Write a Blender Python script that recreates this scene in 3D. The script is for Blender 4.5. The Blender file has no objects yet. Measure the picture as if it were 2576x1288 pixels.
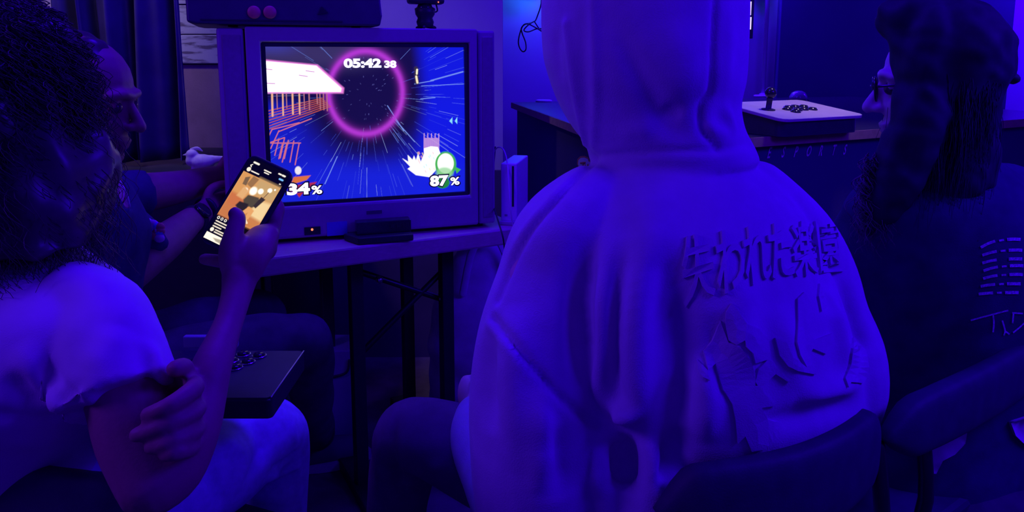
import bpy, bmesh, math, random
import numpy as np
from mathutils import Vector, Matrix
from mathutils.bvhtree import BVHTree

random.seed(7)
rng = np.random.default_rng(7)
S = bpy.context.scene
COL = S.collection

# ------------------------------------------------------------------ camera
F, CX, CY = 1860.0, 1288.0, 414.0          # focal length and principal point in photo pixels
TH, EYE = math.radians(8.4), 1.25
cd = bpy.data.cameras.new('camera')
cd.sensor_fit = 'HORIZONTAL'
cd.sensor_width = 36.0
cd.lens = F / 2576.0 * 36.0
cd.shift_y = -(644.0 - CY) / 2576.0
cd.clip_start = 0.02
cam = bpy.data.objects.new('camera', cd)
COL.objects.link(cam)
cam.location = (0, 0, EYE)
cam.rotation_euler = (math.pi / 2 - TH, 0, 0)
S.camera = cam

# ------------------------------------------------------------------ world, lights, exposure
W = bpy.data.worlds.new('world')
S.world = W
W.use_nodes = True
W.node_tree.nodes['Background'].inputs[0].default_value = (0.024, 0.0, 0.62, 1)
W.node_tree.nodes['Background'].inputs[1].default_value = 0.44
S.view_settings.view_transform = 'Standard'
S.view_settings.look = 'None'
S.view_settings.exposure = 0.0
S.view_settings.gamma = 1.0
S.view_settings.use_curve_mapping = False


def area_light(name, loc, target, size, size_y, power, color, spread=None):
    l = bpy.data.lights.new(name, 'AREA')
    l.shape = 'RECTANGLE'
    l.size, l.size_y = size, size_y
    l.energy = power
    l.color = color
    o = bpy.data.objects.new(name, l)
    COL.objects.link(o)
    o.location = loc
    o.rotation_euler = (Vector(target) - Vector(loc)).to_track_quat('-Z', 'Y').to_euler()
    if spread: l.spread = math.radians(spread)
    return o


BLUE = (0.034, 0.0, 1.0)
LAV = (0.10, 0.013, 1.0)
area_light('ceiling_blue_panel', (1.65, 0.40, 2.3), (0.0, 1.1, 0.75), 0.5, 0.4, 17, BLUE)
area_light('side_blue_panel', (2.1, 0.85, 1.95), (0.4, 1.1, 0.85), 0.5, 0.5, 27, BLUE)
area_light('ceiling_blue_panel_front', (-0.2, 1.75, 2.6), (-0.1, 1.1, 0.8), 0.8, 0.4, 34, BLUE)
area_light('lavender_panel', (-1.9, 0.40, 2.0), (0.0, 1.1, 0.85), 0.6, 0.6, 23, LAV)
area_light('boards_fill', (-1.5, 2.2, 2.5), (-1.25, 2.95, 1.3), 0.3, 0.1, 4.0, (0.75, 0.6, 1.0), 80)  # unseen fill light, added to brighten the wall boards
area_light('counter_fill', (1.3, 2.3, 2.6), (1.0, 2.5, 1.0), 0.2, 0.2, 0.8, (0.75, 0.55, 1.0), 40)  # unseen fill light, added for the counter edge and arcade stick
area_light('wall_led_wash', (0.95, 4.5, 2.05), (0.95, 4.75, 1.2), 1.3, 0.06, 46, (0.036, 0.0, 1.0))
area_light('corner_led_wash', (3.3, 4.2, 2.2), (3.4, 4.75, 1.2), 0.8, 0.06, 40, BLUE)

# ------------------------------------------------------------------ helpers
CT, ST = math.cos(TH), math.sin(TH)


def P(px, py, d):
    """photo pixel + distance along the optical axis -> a point of the room"""
    x, y = (px - CX) / F, (CY - py) / F
    return np.array([x * d, d * CT + y * d * ST, EYE - d * ST + y * d * CT])


def PZ(px, py, z):
    """photo pixel -> point of the level plane at height z"""
    y = (CY - py) / F
    d = (z - EYE) / (-ST + y * CT)
    return P(px, py, d)


def proj(V):
    """room points -> photo pixels"""
    q = np.asarray(V) - np.array([0, 0, EYE])
    d = q[..., 1] * CT - q[..., 2] * ST
    return CX + F * q[..., 0] / d, CY - F * (q[..., 1] * ST + q[..., 2] * CT) / d


def PY(px, py, Y):
    y = (CY - py) / F
    return P(px, py, Y / (CT + y * ST))


def ray(px, py):
    v = P(px, py, 1.0) - np.array([0, 0, EYE])
    return v / np.linalg.norm(v)


def nrm(v):
    v = np.asarray(v, float)
    return v / max(1e-9, np.linalg.norm(v))


def s2l(c):
    c = np.asarray(c, float) / 255.0
    return np.where(c <= 0.04045, c / 12.92, ((c + 0.055) / 1.055) ** 2.4)


def np_mesh(name, V, Fs):
    me = bpy.data.meshes.new(name)
    V = np.asarray(V, dtype=np.float32)
    if isinstance(Fs, np.ndarray):
        n, k = Fs.shape
        me.vertices.add(len(V))
        me.vertices.foreach_set('co', V.ravel())
        me.loops.add(n * k)
        me.loops.foreach_set('vertex_index', Fs.astype(np.int32).ravel())
        me.polygons.add(n)
        me.polygons.foreach_set('loop_start', np.arange(0, n * k, k, dtype=np.int32))
        me.update(calc_edges=True)
        me.validate()
    else:
        me.from_pydata([tuple(map(float, v)) for v in V], [], [tuple(int(i) for i in f) for f in Fs])
        me.update()
    return me


def empty(name, loc, label=None, cat=None, group=None):
    o = bpy.data.objects.new(name, None)
    COL.objects.link(o)
    o.location = tuple(map(float, loc))
    o.empty_display_size = 0.05
    tag(o, label, cat, group)
    return o


def tag(o, label=None, cat=None, group=None, kind=None):
    if label: o['label'] = label
    if cat: o['category'] = cat
    if group: o['group'] = group
    if kind: o['kind'] = kind
    return o


def origin(o):
    p = np.zeros(3)
    while o is not None:
        p += np.array(o.location)
        o = o.parent
    return p


def obj(name, vf, m, parent=None, smooth=True, at=None, bevel=0.0, label=None):
    """links ONE mesh object; the vertices come in room coordinates"""
    V, Fs = vf
    V = np.asarray(V, float)
    base = origin(parent) if parent is not None else np.zeros(3)
    loc = np.asarray(at, float) if at is not None else (base if parent is not None else np.array(
        [V[:, 0].mean(), V[:, 1].mean(), V[:, 2].min()]))
    me = np_mesh(name, V - loc, Fs)
    o = bpy.data.objects.new(name, me)
    COL.objects.link(o)
    o.location = tuple(loc - base)
    if parent is not None: o.parent = parent
    if m is not None: me.materials.append(m)
    if smooth:
        me.polygons.foreach_set('use_smooth', np.ones(len(me.polygons), dtype=bool))
        if bevel or smooth == 'auto':
            try:
                me.set_sharp_from_angle(angle=math.radians(35))
            except Exception:
                pass
    if bevel:
        b = o.modifiers.new('bevel', 'BEVEL')
        b.width, b.segments, b.limit_method = bevel, 2, 'ANGLE'
    if label: o['label'] = label
    return o


def join(parts):
    Vs, Fs, n = [], [], 0
    for V, Fa in parts:
        V = np.asarray(V, float)
        Vs.append(V)
        Fs += [tuple(int(i) + n for i in f) for f in Fa]
        n += len(V)
    return np.vstack(Vs), Fs


def box(c, ax, ay, az):
    """box about c with half-extent vectors"""
    c, ax, ay, az = (np.asarray(q, float) for q in (c, ax, ay, az))
    V = [c + i * ax + j * ay + k * az for k in (-1, 1) for j in (-1, 1) for i in (-1, 1)]
    Fs = [(0, 2, 3, 1), (4, 5, 7, 6), (0, 1, 5, 4), (2, 6, 7, 3), (0, 4, 6, 2), (1, 3, 7, 5)]
    if np.dot(np.cross(ax, ay), az) < 0: Fs = [f[::-1] for f in Fs]
    return np.array(V), Fs


def abox(x0, x1, y0, y1, z0, z1):
    return box(((x0 + x1) / 2, (y0 + y1) / 2, (z0 + z1) / 2), ((x1 - x0) / 2, 0, 0), (0, (y1 - y0) / 2, 0),
               (0, 0, (z1 - z0) / 2))


def prism(poly, off):
    """polygon (points of the room) pushed along the vector off"""
    poly = np.asarray(poly, float)
    off = np.asarray(off, float)
    n = len(poly)
    V = np.vstack([poly, poly + off])
    Fs = [tuple(range(n))[::-1], tuple(range(n, 2 * n))] + [(i, (i + 1) % n, n + (i + 1) % n, n + i) for i in range(n)]
    nn = sum(np.cross(poly[i] - poly[0], poly[(i + 1) % n] - poly[0]) for i in range(n))
    if np.dot(nn, off) < 0: Fs = [f[::-1] for f in Fs]
    return V, Fs


def catmull(A, sub):
    A = np.asarray(A, float)
    if sub <= 1 or len(A) < 3: return A
    out = []
    for i in range(len(A) - 1):
        p0, p1, p2, p3 = A[max(i - 1, 0)], A[i], A[i + 1], A[min(i + 2, len(A) - 1)]
        for k in range(sub):
            t = k / sub
            out.append(0.5 * (2 * p1 + (p2 - p0) * t + (2 * p0 - 5 * p1 + 4 * p2 - p3) * t * t + (
                        3 * p1 - p0 - 3 * p2 + p3) * t ** 3))
    out.append(A[-1])
    return np.array(out)


def rings_faces(n, seg, caps=True):
    Fs = []
    for i in range(n - 1):
        for j in range(seg):
            a, b = i * seg + j, i * seg + (j + 1) % seg
            Fs.append((a, b, b + seg, a + seg))
    if caps:
        Fs.append(tuple(range(seg))[::-1])
        Fs.append(tuple(range((n - 1) * seg, n * seg)))
    return Fs


def sweep(pts, rad, seg=16, sub=4, side=None, flat=1.0, cap=True):
    """tapered tube through pts; flat scales the second axis; round ends"""
    pts = np.asarray(pts, float)
    rad = np.asarray(rad if np.ndim(rad) else [rad] * len(pts), float)
    A = catmull(np.column_stack([pts, rad]), sub)
    C, R = A[:, :3], np.maximum(A[:, 3], 1e-4)
    T = np.gradient(C, axis=0)
    T /= np.maximum(np.linalg.norm(T, axis=1)[:, None], 1e-9)
    ref = nrm(side) if side is not None else (np.array([0, 0, 1.0]) if abs(T[0][2]) < 0.9 else np.array([1.0, 0, 0]))
    rows = []
    cap_t = [(-0.95, 0.31), (-0.75, 0.66), (-0.4, 0.92)] if cap else []
    prev = None

    def ring(c, r, t, u, v):
        a = np.linspace(0, 2 * np.pi, seg, endpoint=False)
        return c + r * (np.cos(a)[:, None] * u + flat * np.sin(a)[:, None] * v)

    for i in range(len(C)):
        t = T[i]
        u = ref - t * np.dot(ref, t) if prev is None or side is not None else prev - t * np.dot(prev, t)
        u = nrm(u)
        v = np.cross(t, u)
        prev = u
        if i == 0:
            for z, s in cap_t: rows.append(ring(C[i] + t * z * R[i], R[i] * s, t, u, v))
        rows.append(ring(C[i], R[i], t, u, v))
        if i == len(C) - 1:
            for z, s in cap_t[::-1]: rows.append(ring(C[i] - t * z * R[i], R[i] * s, t, u, v))
    return np.vstack(rows), rings_faces(len(rows), seg)


def loft(secs, seg=40, sub=4, power=2.0):
    """secs: (centre, half-axis a, half-axis b)"""
    A = catmull(np.array([np.concatenate(s) for s in secs], float), sub)
    t = np.linspace(0, 2 * np.pi, seg, endpoint=False)
    c, s = np.cos(t), np.sin(t)
    c = np.sign(c) * np.abs(c) ** (2 / power)
    s = np.sign(s) * np.abs(s) ** (2 / power)
    rows = [r[:3] + c[:, None] * r[3:6] + s[:, None] * r[6:9] for r in A]
    V, Fs = np.vstack(rows), rings_faces(len(rows), seg)
    a0, b0 = A[0, 3:6], A[0, 6:9]
    if np.dot(np.cross(a0, b0), A[-1, :3] - A[0, :3]) < 0: Fs = [f[::-1] for f in Fs]
    return V, Fs


def ellipsoid(c, r, M=None, seg=20, rows=12):
    V, Fs = [], []
    for i in range(rows + 1):
        p = math.pi * min(max(i / rows, 0.02), 0.98)
        for j in range(seg):
            a = 2 * math.pi * j / seg
            V.append((math.sin(p) * math.cos(a), math.sin(p) * math.sin(a), -math.cos(p)))
    V = np.array(V) * np.asarray(r, float)
    if M is not None: V = V @ np.asarray(M, float).T
    return V + np.asarray(c, float), rings_faces(rows + 1, seg)


def lathe(c, prof, axis=(0, 0, 1), seg=24):
    """prof: (radius, height) pairs about an axis through c"""
    ax = nrm(axis)
    u = nrm(np.cross(ax, (0.3, 0.9, 0.2)))
    v = np.cross(ax, u)
    t = np.linspace(0, 2 * np.pi, seg, endpoint=False)
    rows = [np.asarray(c) + h * ax + max(r, 1e-4) * (np.cos(t)[:, None] * u + np.sin(t)[:, None] * v) for r, h in prof]
    return np.vstack(rows), rings_faces(len(rows), seg)


def remesh(parts, voxel, smooth=4, factor=0.5):
    V, Fs = join(parts)
    me = np_mesh('tmp', V, Fs)
    o = bpy.data.objects.new('tmp', me)
    COL.objects.link(o)
    r = o.modifiers.new('r', 'REMESH')
    r.mode, r.voxel_size = 'VOXEL', voxel
    if smooth:
        s = o.modifiers.new('s', 'SMOOTH')
        s.iterations, s.factor = smooth, factor
    dg = bpy.context.evaluated_depsgraph_get()
    m2 = bpy.data.meshes.new_from_object(o.evaluated_get(dg))
    n = len(m2.vertices)
    co = np.empty(n * 3, dtype=np.float32)
    m2.vertices.foreach_get('co', co)
    k = len(m2.polygons)
    li = np.empty(len(m2.loops), dtype=np.int32)
    m2.loops.foreach_get('vertex_index', li)
    bpy.data.objects.remove(o)
    bpy.data.meshes.remove(me)
    out = (co.reshape(-1, 3).astype(float), li.reshape(k, -1))
    bpy.data.meshes.remove(m2)
    return out


def vnormals(V, Fq):
    a, b, c, d = (V[Fq[:, i]] for i in range(4))
    n = np.cross(c - a, d - b)
    N = np.zeros_like(V)
    for i in range(4): np.add.at(N, Fq[:, i], n)
    return N / np.maximum(np.linalg.norm(N, axis=1)[:, None], 1e-12)


class Surf:
    """a surface that pixels of the photo can be laid onto"""

    def __init__(self, V, Fq):
        self.bvh = BVHTree.FromPolygons([Vector(v) for v in V], [tuple(int(i) for i in f) for f in Fq])

    def hit(self, px, py):
        d = ray(px, py)
        h = self.bvh.ray_cast(Vector((0, 0, EYE)), Vector(d))
        if h[0] is None: return None
        return np.array(h[0]), np.array(h[1])


def seg_dist(V, A, B):
    ab = B - A
    t = np.clip(((V - A) @ ab) / max(1e-12, ab @ ab), 0, 1)
    return np.linalg.norm(V - (A + t[:, None] * ab), axis=1), t


def folds(V, Fq, lst):
    """lst: (pixel polyline, width m, height m); the cloth is raised or sunk along each line"""
    for poly, w, amp in lst:
        sf = Surf(V, Fq)
        N = vnormals(V, Fq)
        C = catmull(np.array(poly, float), 6)
        pts = [sf.hit(x, y) for x, y in C]
        pts = [p[0] for p in pts if p is not None]
        if len(pts) < 2: continue
        pts = np.array(pts)
        L = len(pts) - 1
        best = np.full(len(V), 1e9)
        tt = np.zeros(len(V))
        near = np.min([np.linalg.norm(V - p, axis=1) for p in pts[::3]], axis=0) < 4 * w + 0.08
        idx = np.nonzero(near)[0]
        Vn = V[idx]
        bn, tn = np.full(len(idx), 1e9), np.zeros(len(idx))
        for i in range(L):
            if np.linalg.norm(pts[i + 1] - pts[i]) > 0.12: continue
            d, t = seg_dist(Vn, pts[i], pts[i + 1])
            k = d < bn
            bn[k] = d[k]
            tn[k] = (i + t[k]) / L
        taper = np.clip(np.minimum(tn, 1 - tn) / 0.38, 0, 1)
        taper = taper * taper * (3 - 2 * taper) if w > 0.008 else np.ones(len(idx))
        V[idx] += N[idx] * (amp * np.exp(-(bn / w) ** 2) * taper)[:, None]
    return V


def ripple(V, Fq, amp, freq, seed=0):
    N = vnormals(V, Fq)
    r = np.random.default_rng(seed)
    h = np.zeros(len(V))
    for k in range(9):
        d = r.normal(size=3)
        d /= np.linalg.norm(d)
        h += np.sin(V @ d * freq * r.uniform(0.5, 1.8) + r.uniform(0, 6.3) + 1.5 * np.sin(V @ r.normal(size=3) * freq * 0.4))
    return V + N * (amp * h / 3.0)[:, None]


# ------------------------------------------------------------------ materials
MATS = {}


def mat(name, color, rough=0.7, var=0.12, vscale=8.0, bump=0.0, bscale=200.0, metal=0.0, spec=0.4, sheen=0.0,
        emit=None, estr=1.0, coat=0.0):
    if name in MATS: return MATS[name]
    m = bpy.data.materials.new(name)
    m.use_nodes = True
    nt = m.node_tree
    b = nt.nodes['Principled BSDF']
    b.inputs['Roughness'].default_value = rough
    b.inputs['Metallic'].default_value = metal
    b.inputs['Specular IOR Level'].default_value = spec
    if sheen: b.inputs['Sheen Weight'].default_value = sheen
    if coat: b.inputs['Coat Weight'].default_value = coat
    tc = nt.nodes.new('ShaderNodeTexCoord')
    if var:
        nz = nt.nodes.new('ShaderNodeTexNoise')
        nz.inputs['Scale'].default_value = vscale
        nz.inputs['Detail'].default_value = 4
        cr = nt.nodes.new('ShaderNodeValToRGB')
        c = np.array(color)
        cr.color_ramp.elements[0].position, cr.color_ramp.elements[1].position = 0.3, 0.7
        cr.color_ramp.elements[0].color = (*(c * (1 - var)), 1)
        cr.color_ramp.elements[1].color = (*np.minimum(c * (1 + var), 1), 1)
        nt.links.new(tc.outputs['Object'], nz.inputs['Vector'])
        nt.links.new(nz.outputs['Fac'], cr.inputs['Fac'])
        nt.links.new(cr.outputs['Color'], b.inputs['Base Color'])
    else:
        b.inputs['Base Color'].default_value = (*color, 1)
    if bump:
        n2 = nt.nodes.new('ShaderNodeTexNoise')
        n2.inputs['Scale'].default_value = bscale
        n2.inputs['Detail'].default_value = 3
        bp = nt.nodes.new('ShaderNodeBump')
        bp.inputs['Strength'].default_value = bump
        bp.inputs['Distance'].default_value = 0.002
        nt.links.new(tc.outputs['Object'], n2.inputs['Vector'])
        nt.links.new(n2.outputs['Fac'], bp.inputs['Height'])
        nt.links.new(bp.outputs['Normal'], b.inputs['Normal'])
    if emit is not None:
        b.inputs['Emission Color'].default_value = (*emit, 1)
        b.inputs['Emission Strength'].default_value = estr
    MATS[name] = m
    return m


def screen_mat(name, strength):
    m = bpy.data.materials.new(name)
    m.use_nodes = True
    nt = m.node_tree
    b = nt.nodes['Principled BSDF']
    b.inputs['Base Color'].default_value = (0.01, 0.01, 0.012, 1)
    b.inputs['Roughness'].default_value = 0.25
    a = nt.nodes.new('ShaderNodeAttribute')
    a.attribute_name = 'picture'
    nt.links.new(a.outputs['Color'], b.inputs['Emission Color'])
    b.inputs['Emission Strength'].default_value = strength
    return m


M_hoodie = mat('hoodie_fleece', (0.56, 0.54, 0.58), 0.92, 0.05, 30, 0.35, 500, sheen=0.08, spec=0.1)
M_tee = mat('white_cotton', (0.62, 0.60, 0.58), 0.9, 0.05, 20, 0.2, 700, spec=0.1)
M_jeans = mat('light_denim', (0.6, 0.66, 0.95), 0.9, 0.15, 60, 0.3, 900, spec=0.1)
M_skin = mat('skin_warm', (0.36, 0.20, 0.135), 0.55, 0.08, 40, 0.12, 300, spec=0.35)
M_skin2 = mat('skin_fair', (0.75, 0.55, 0.48), 0.55, 0.06, 40, 0.1, 300, spec=0.35)
M_blackcloth = mat('black_cotton', (0.06, 0.05, 0.12), 0.95, 0.2, 25, 0.3, 600, spec=0.1)
M_darktrouser = mat('dark_trousers', (0.09, 0.06, 0.10), 0.93, 0.2, 25, 0.3, 600, spec=0.1)
M_greytrouser = mat('charcoal_trousers', (0.16, 0.11, 0.15), 0.93, 0.12, 25, 0.3, 600, spec=0.1)
M_hair = mat('dark_curly_hair', (0.085, 0.05, 0.06), 0.36, 0.3, 30, spec=0.4)
M_hair2 = mat('near_black_hair', (0.03, 0.022, 0.045), 0.7, 0.3, 30, spec=0.25)
M_black = mat('black_plastic', (0.025, 0.025, 0.032), 0.45, 0.1, 30, spec=0.4)
M_blackgloss = mat('black_gloss', (0.02, 0.02, 0.028), 0.15, 0.1, 30, spec=0.5)
M_chair = mat('black_chair_vinyl', (0.05, 0.04, 0.08), 0.6, 0.15, 30, 0.2, 400, spec=0.3)
M_metal = mat('dark_metal', (0.06, 0.06, 0.07), 0.35, 0.1, 20, metal=0.8)
M_white = mat('white_plastic', (0.75, 0.75, 0.75), 0.4, 0.03, 10)

# ------------------------------------------------------------------ the room
M_floor = mat('dark_floor', (0.14, 0.09, 0.13), 0.75, 0.25, 14, 0.3, 120)
M_wall = mat('painted_wall', (0.50, 0.42, 0.46), 0.85, 0.06, 5, 0.25, 160)
M_wallfar = mat('painted_wall_far', (0.55, 0.5, 0.6), 0.8, 0.04, 4, 0.15, 120)
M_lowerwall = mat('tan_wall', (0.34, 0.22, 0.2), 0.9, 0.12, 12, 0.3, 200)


def struct(name, vf, m, **k):
    return tag(obj(name, vf, m, smooth=False, **k), kind='structure')


struct('floor', abox(-2.8, 3.9, -1.6, 4.9, -0.06, 0.0), M_floor)
wb = struct('wall_back', abox(-2.8, -0.037, 2.97, 3.07, 0, 2.7), M_wall)
struct('wall_far', abox(-0.6, 3.9, 4.75, 4.85, 0, 2.7), M_wallfar)
struct('wall_right', abox(3.8, 3.9, -1.6, 4.75, 0, 2.7), M_wallfar)
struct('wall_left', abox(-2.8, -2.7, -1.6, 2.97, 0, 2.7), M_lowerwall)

# whitewashed boards on the upper part of the back wall, tan wall below them
M_board = bpy.data.materials.new('whitewashed_board')
M_board.use_nodes = True
nt = M_board.node_tree
bs = nt.nodes['Principled BSDF']
bs.inputs['Roughness'].default_value = 0.85
tc = nt.nodes.new('ShaderNodeTexCoord')
mp = nt.nodes.new('ShaderNodeMapping')
mp.inputs['Scale'].default_value = (5, 5, 26)
nz = nt.nodes.new('ShaderNodeTexNoise')
nz.inputs['Scale'].default_value = 2.2
nz.inputs['Detail'].default_value = 6
cr = nt.nodes.new('ShaderNodeValToRGB')
cr.color_ramp.elements[0].position, cr.color_ramp.elements[1].position = 0.36, 0.47
cr.color_ramp.elements[0].color = (0.16, 0.13, 0.14, 1)
cr.color_ramp.elements[1].color = (0.50, 0.50, 0.44, 1)
nt.links.new(tc.outputs['Object'], mp.inputs['Vector'])
nt.links.new(mp.outputs['Vector'], nz.inputs['Vector'])
nt.links.new(nz.outputs['Fac'], cr.inputs['Fac'])
nt.links.new(cr.outputs['Color'], bs.inputs['Base Color'])
zb = PY(500, 161, 2.97)[2]
for k in range(6):
    obj('board', abox(-1.75, -0.75, 2.945 + 0.003 * (k % 2), 2.972, zb + k * 0.115 + 0.002, zb + (k + 1) * 0.115 - 0.002), M_board,
        wb, smooth=False, bevel=0.003)
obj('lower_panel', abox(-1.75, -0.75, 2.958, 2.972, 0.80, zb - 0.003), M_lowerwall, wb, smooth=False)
obj('shade_panel', abox(-2.7, -0.04, 2.945, 2.972, 0.0, 0.79), mat('under_table_shade', (0.08, 0.045, 0.11), 0.85, 0.15, 6), wb, smooth=False)  # added dark panel: shade under the table put into the wall colour

# tall black panel behind the counter
a, b = PY(1953, 240, 4.6), PY(2533, 240, 4.6)
M_panel = mat('black_panel', (0.05, 0.035, 0.12), 0.8, 0.1, 3)
tag(obj('partition_panel', abox(a[0], b[0], 4.6, 4.66, 0.0, 2.65), M_panel, bevel=0.006),
    'tall black partition panel standing behind the counter', 'partition')

# curtain at the left, hung in uneven pleats
M_curtain = mat('navy_curtain', (0.075, 0.06, 0.13), 0.9, 0.2, 10, 0.2, 400, spec=0.15)
c0, c1 = P(150, 0, 2.35), P(452, 0, 2.45)
V, Fq = [], []
nu, nv = 90, 30
for j in range(nv):
    z = 0.9 + (2.5 - 0.9) * j / (nv - 1)
    lean = 0.018 * (1.4 - z) / 0.5
    for i in range(nu):
        s = i / (nu - 1)
        q = c0 + (c1 - c0) * s
        ph = 34 * s + 5 * math.sin(3.1 * s + 0.8 * z)
        V.append((q[0] + lean + 0.01 * math.cos(ph * 0.7), q[1] + 0.035 * math.sin(ph) + 0.015 * math.sin(2.3 * ph + z * 2), z))
for j in range(nv - 1):
    for i in range(nu - 1):
        k = j * nu + i
        Fq.append((k, k + 1, k + nu + 1, k + nu))
co = obj('curtain', (np.array(V), np.array(Fq)), M_curtain)
md = co.modifiers.new('thickness', 'SOLIDIFY')
md.thickness = 0.006
tag(co, 'dark navy curtain hanging in pleats left of the television', 'curtain')

# dark cabinet left of the television
cab = empty('storage_cabinet', (-1.15, 2.6, 0), 'low dark cabinet under the curtain behind the seated player', 'cabinet')
zt = 0.885
obj('body', abox(-1.75, -0.78, 2.32, 2.93, 0.06, zt - 0.03), M_black, cab, bevel=0.004)
obj('top_board', abox(-1.77, -0.76, 2.30, 2.94, zt - 0.03, zt), M_black, cab, bevel=0.004)
for x in (-1.49, -1.03):
    d_ = obj('door', abox(x - 0.22, x + 0.22, 2.305, 2.32, 0.08, zt - 0.05), M_black, cab, bevel=0.003)
    obj('handle', sweep([(x + 0.17, 2.30, 0.5), (x + 0.17, 2.285, 0.52), (x + 0.17, 2.285, 0.6), (x + 0.17, 2.30, 0.62)], 0.005, 8), M_metal, d_)
for sx in (-1.70, -0.83):
    for sy in (2.37, 2.88): obj('foot', lathe((sx, sy, 0), [(0.02, 0), (0.024, 0.06)]), M_black, cab)

# pale bird ornament on it
bd = P(500, 428, 2.38)
bd[2] = zt
M_bird = mat('pale_ceramic', (0.62, 0.60, 0.52), 0.5, 0.12, 60)
bo = empty('bird_ornament', bd, 'small pale bird shaped ornament beside the television', 'ornament')
obj('body', remesh([ellipsoid(bd + (0.012, 0, 0.026), (0.042, 0.024, 0.026)), ellipsoid(bd + (-0.018, 0, 0.05), (0.02, 0.018, 0.018)),
                    sweep([bd + (-0.02, 0, 0.03), bd + (-0.018, 0, 0.05)], [0.02, 0.016]),
                    sweep([bd + (0.03, 0, 0.03), bd + (0.085, 0, 0.04)], [0.02, 0.006], flat=0.5),
                    box(bd + (0.0, 0, 0.004), (0.02, 0, 0), (0, 0.016, 0), (0, 0, 0.004))], 0.003, 5), M_bird, bo)
obj('beak', lathe(bd + (-0.033, 0, 0.05), [(0.006, 0), (0.0005, 0.016)], (-1, 0, -0.1), 10), M_bird, bo)
obj('crest', sweep([bd + (-0.02, 0, 0.066), bd + (0.0, 0, 0.07), bd + (0.015, 0, 0.062)], [0.005, 0.006, 0.002], flat=0.5), M_bird, bo)

# ------------------------------------------------------------------ table under the television
ZT = 0.772
M_wood = bpy.data.materials.new('pale_wood')
M_wood.use_nodes = True
nt = M_wood.node_tree
bs = nt.nodes['Principled BSDF']
bs.inputs['Roughness'].default_value = 0.45
tc = nt.nodes.new('ShaderNodeTexCoord')
mp = nt.nodes.new('ShaderNodeMapping')
mp.inputs['Rotation'].default_value = (0, 0, -math.radians(27))
mp.inputs['Scale'].default_value = (3, 40, 60)
nz = nt.nodes.new('ShaderNodeTexNoise')
nz.inputs['Scale'].default_value = 3
nz.inputs['Detail'].default_value = 5
cr = nt.nodes.new('ShaderNodeValToRGB')
cr.color_ramp.elements[0].color = (0.40, 0.31, 0.24, 1)
cr.color_ramp.elements[1].color = (0.62, 0.52, 0.42, 1)
nt.links.new(tc.outputs['Object'], mp.inputs['Vector'])
nt.links.new(mp.outputs['Vector'], nz.inputs['Vector'])
nt.links.new(nz.outputs['Fac'], cr.inputs['Fac'])
nt.links.new(cr.outputs['Color'], bs.inputs['Base Color'])

f0, f1 = PZ(590, 658, ZT), PZ(1320, 569, ZT)
tu = nrm(f1 - f0)
tn = np.array([-tu[1], tu[0], 0])
table = empty('wooden_table', (*(f0 + f1)[:2] / 2, 0), 'pale wooden table carrying the television', 'table')
obj('tabletop', prism([f0, f1, f1 + 0.62 * tn, f0 + 0.62 * tn], (0, 0, -0.048)), M_wood, table, smooth=False, bevel=0.006)
L = np.linalg.norm(f1 - f0)


def TB(u, v, z): return np.array([*(f0 + u * tu + v * tn)[:2], z])


for u in (0.33, 0.60):
    foot_c = TB(u, 0.32, 0.02)
    obj('leg', box(TB(u, 0.16, 0.375), tu * 0.018, tn * 0.018, (0, 0, 0.348)), M_black, table, bevel=0.003)
    obj('leg', box(TB(u, 0.50, 0.375), tu * 0.018, tn * 0.018, (0, 0, 0.348)), M_black, table, bevel=0.003)
    obj('foot', box(foot_c - (0, 0, 0.002), tu * 0.028, tn * 0.31, (0, 0, 0.018)), M_black, table, bevel=0.004)
obj('brace', sweep([TB(0.33, 0.18, 0.66), TB(0.60, 0.18, 0.53)], 0.009, 8, 1), M_metal, table)
obj('brace', sweep([TB(0.33, 0.18, 0.40), TB(0.60, 0.18, 0.62)], 0.009, 8, 1), M_metal, table)
obj('bolt', ellipsoid(TB(0.40, 0.165, 0.625), (0.011, 0.011, 0.011)), mat('bright_steel', (0.6, 0.6, 0.6), 0.2, 0, metal=1.0), table)
obj('bolt', ellipsoid(TB(0.585, 0.165, 0.54), (0.006, 0.006, 0.006)), MATS['bright_steel'], table)

# ------------------------------------------------------------------ television
BL, BR = PZ(575, 622, ZT), PZ(1222, 572, ZT)
U = nrm(BR - BL)
N = np.array([U[1], -U[0], 0.0])        # out of the screen
Zv = np.array([0, 0, 1.0])


def T(u, v, w=0.0): return BL + u * U + v * Zv + w * N


def tvuv(px, py, w=0.0):
    d = ray(px, py)
    o = np.array([0, 0, EYE])
    t = np.dot(T(0, 0, w) - o, N) / np.dot(d, N)
    q = o + t * d - T(0, 0, w)
    return np.array([q @ U, q[2]])


TW = tvuv(1243, 75)[0]
THt = tvuv(560, 66)[1]
M_tv = mat('silver_tv_plastic', (0.33, 0.29, 0.31), 0.5, 0.04, 60, 0.06, 500)
M_tvd = mat('grey_speaker_cloth', (0.24, 0.21, 0.23), 0.75, 0.08, 90, 0.3, 900)
tv = empty('television', (*T(TW / 2, 0, -0.2)[:2], ZT), 'silver grey tube television showing a fighting game', 'television')


def rect(u0, u1, v0, v1, w): return np.array([T(u0, v0, w), T(u1, v0, w), T(u1, v1, w), T(u0, v1, w)])


def ringframe(o, i, wf, wb_):
    """rectangular frame with a rectangular hole; o, i = (u0,u1,v0,v1)"""
    V = np.vstack([rect(*o, wf), rect(*i, wf), rect(*i, wb_), rect(*o, wb_)])
    Fs = []
    for a_, b_ in ((0, 4), (4, 8), (8, 12), (12, 0)):
        for k in range(4): Fs.append((a_ + k, a_ + (k + 1) % 4, b_ + (k + 1) % 4, b_ + k))
    return V, Fs


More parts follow.
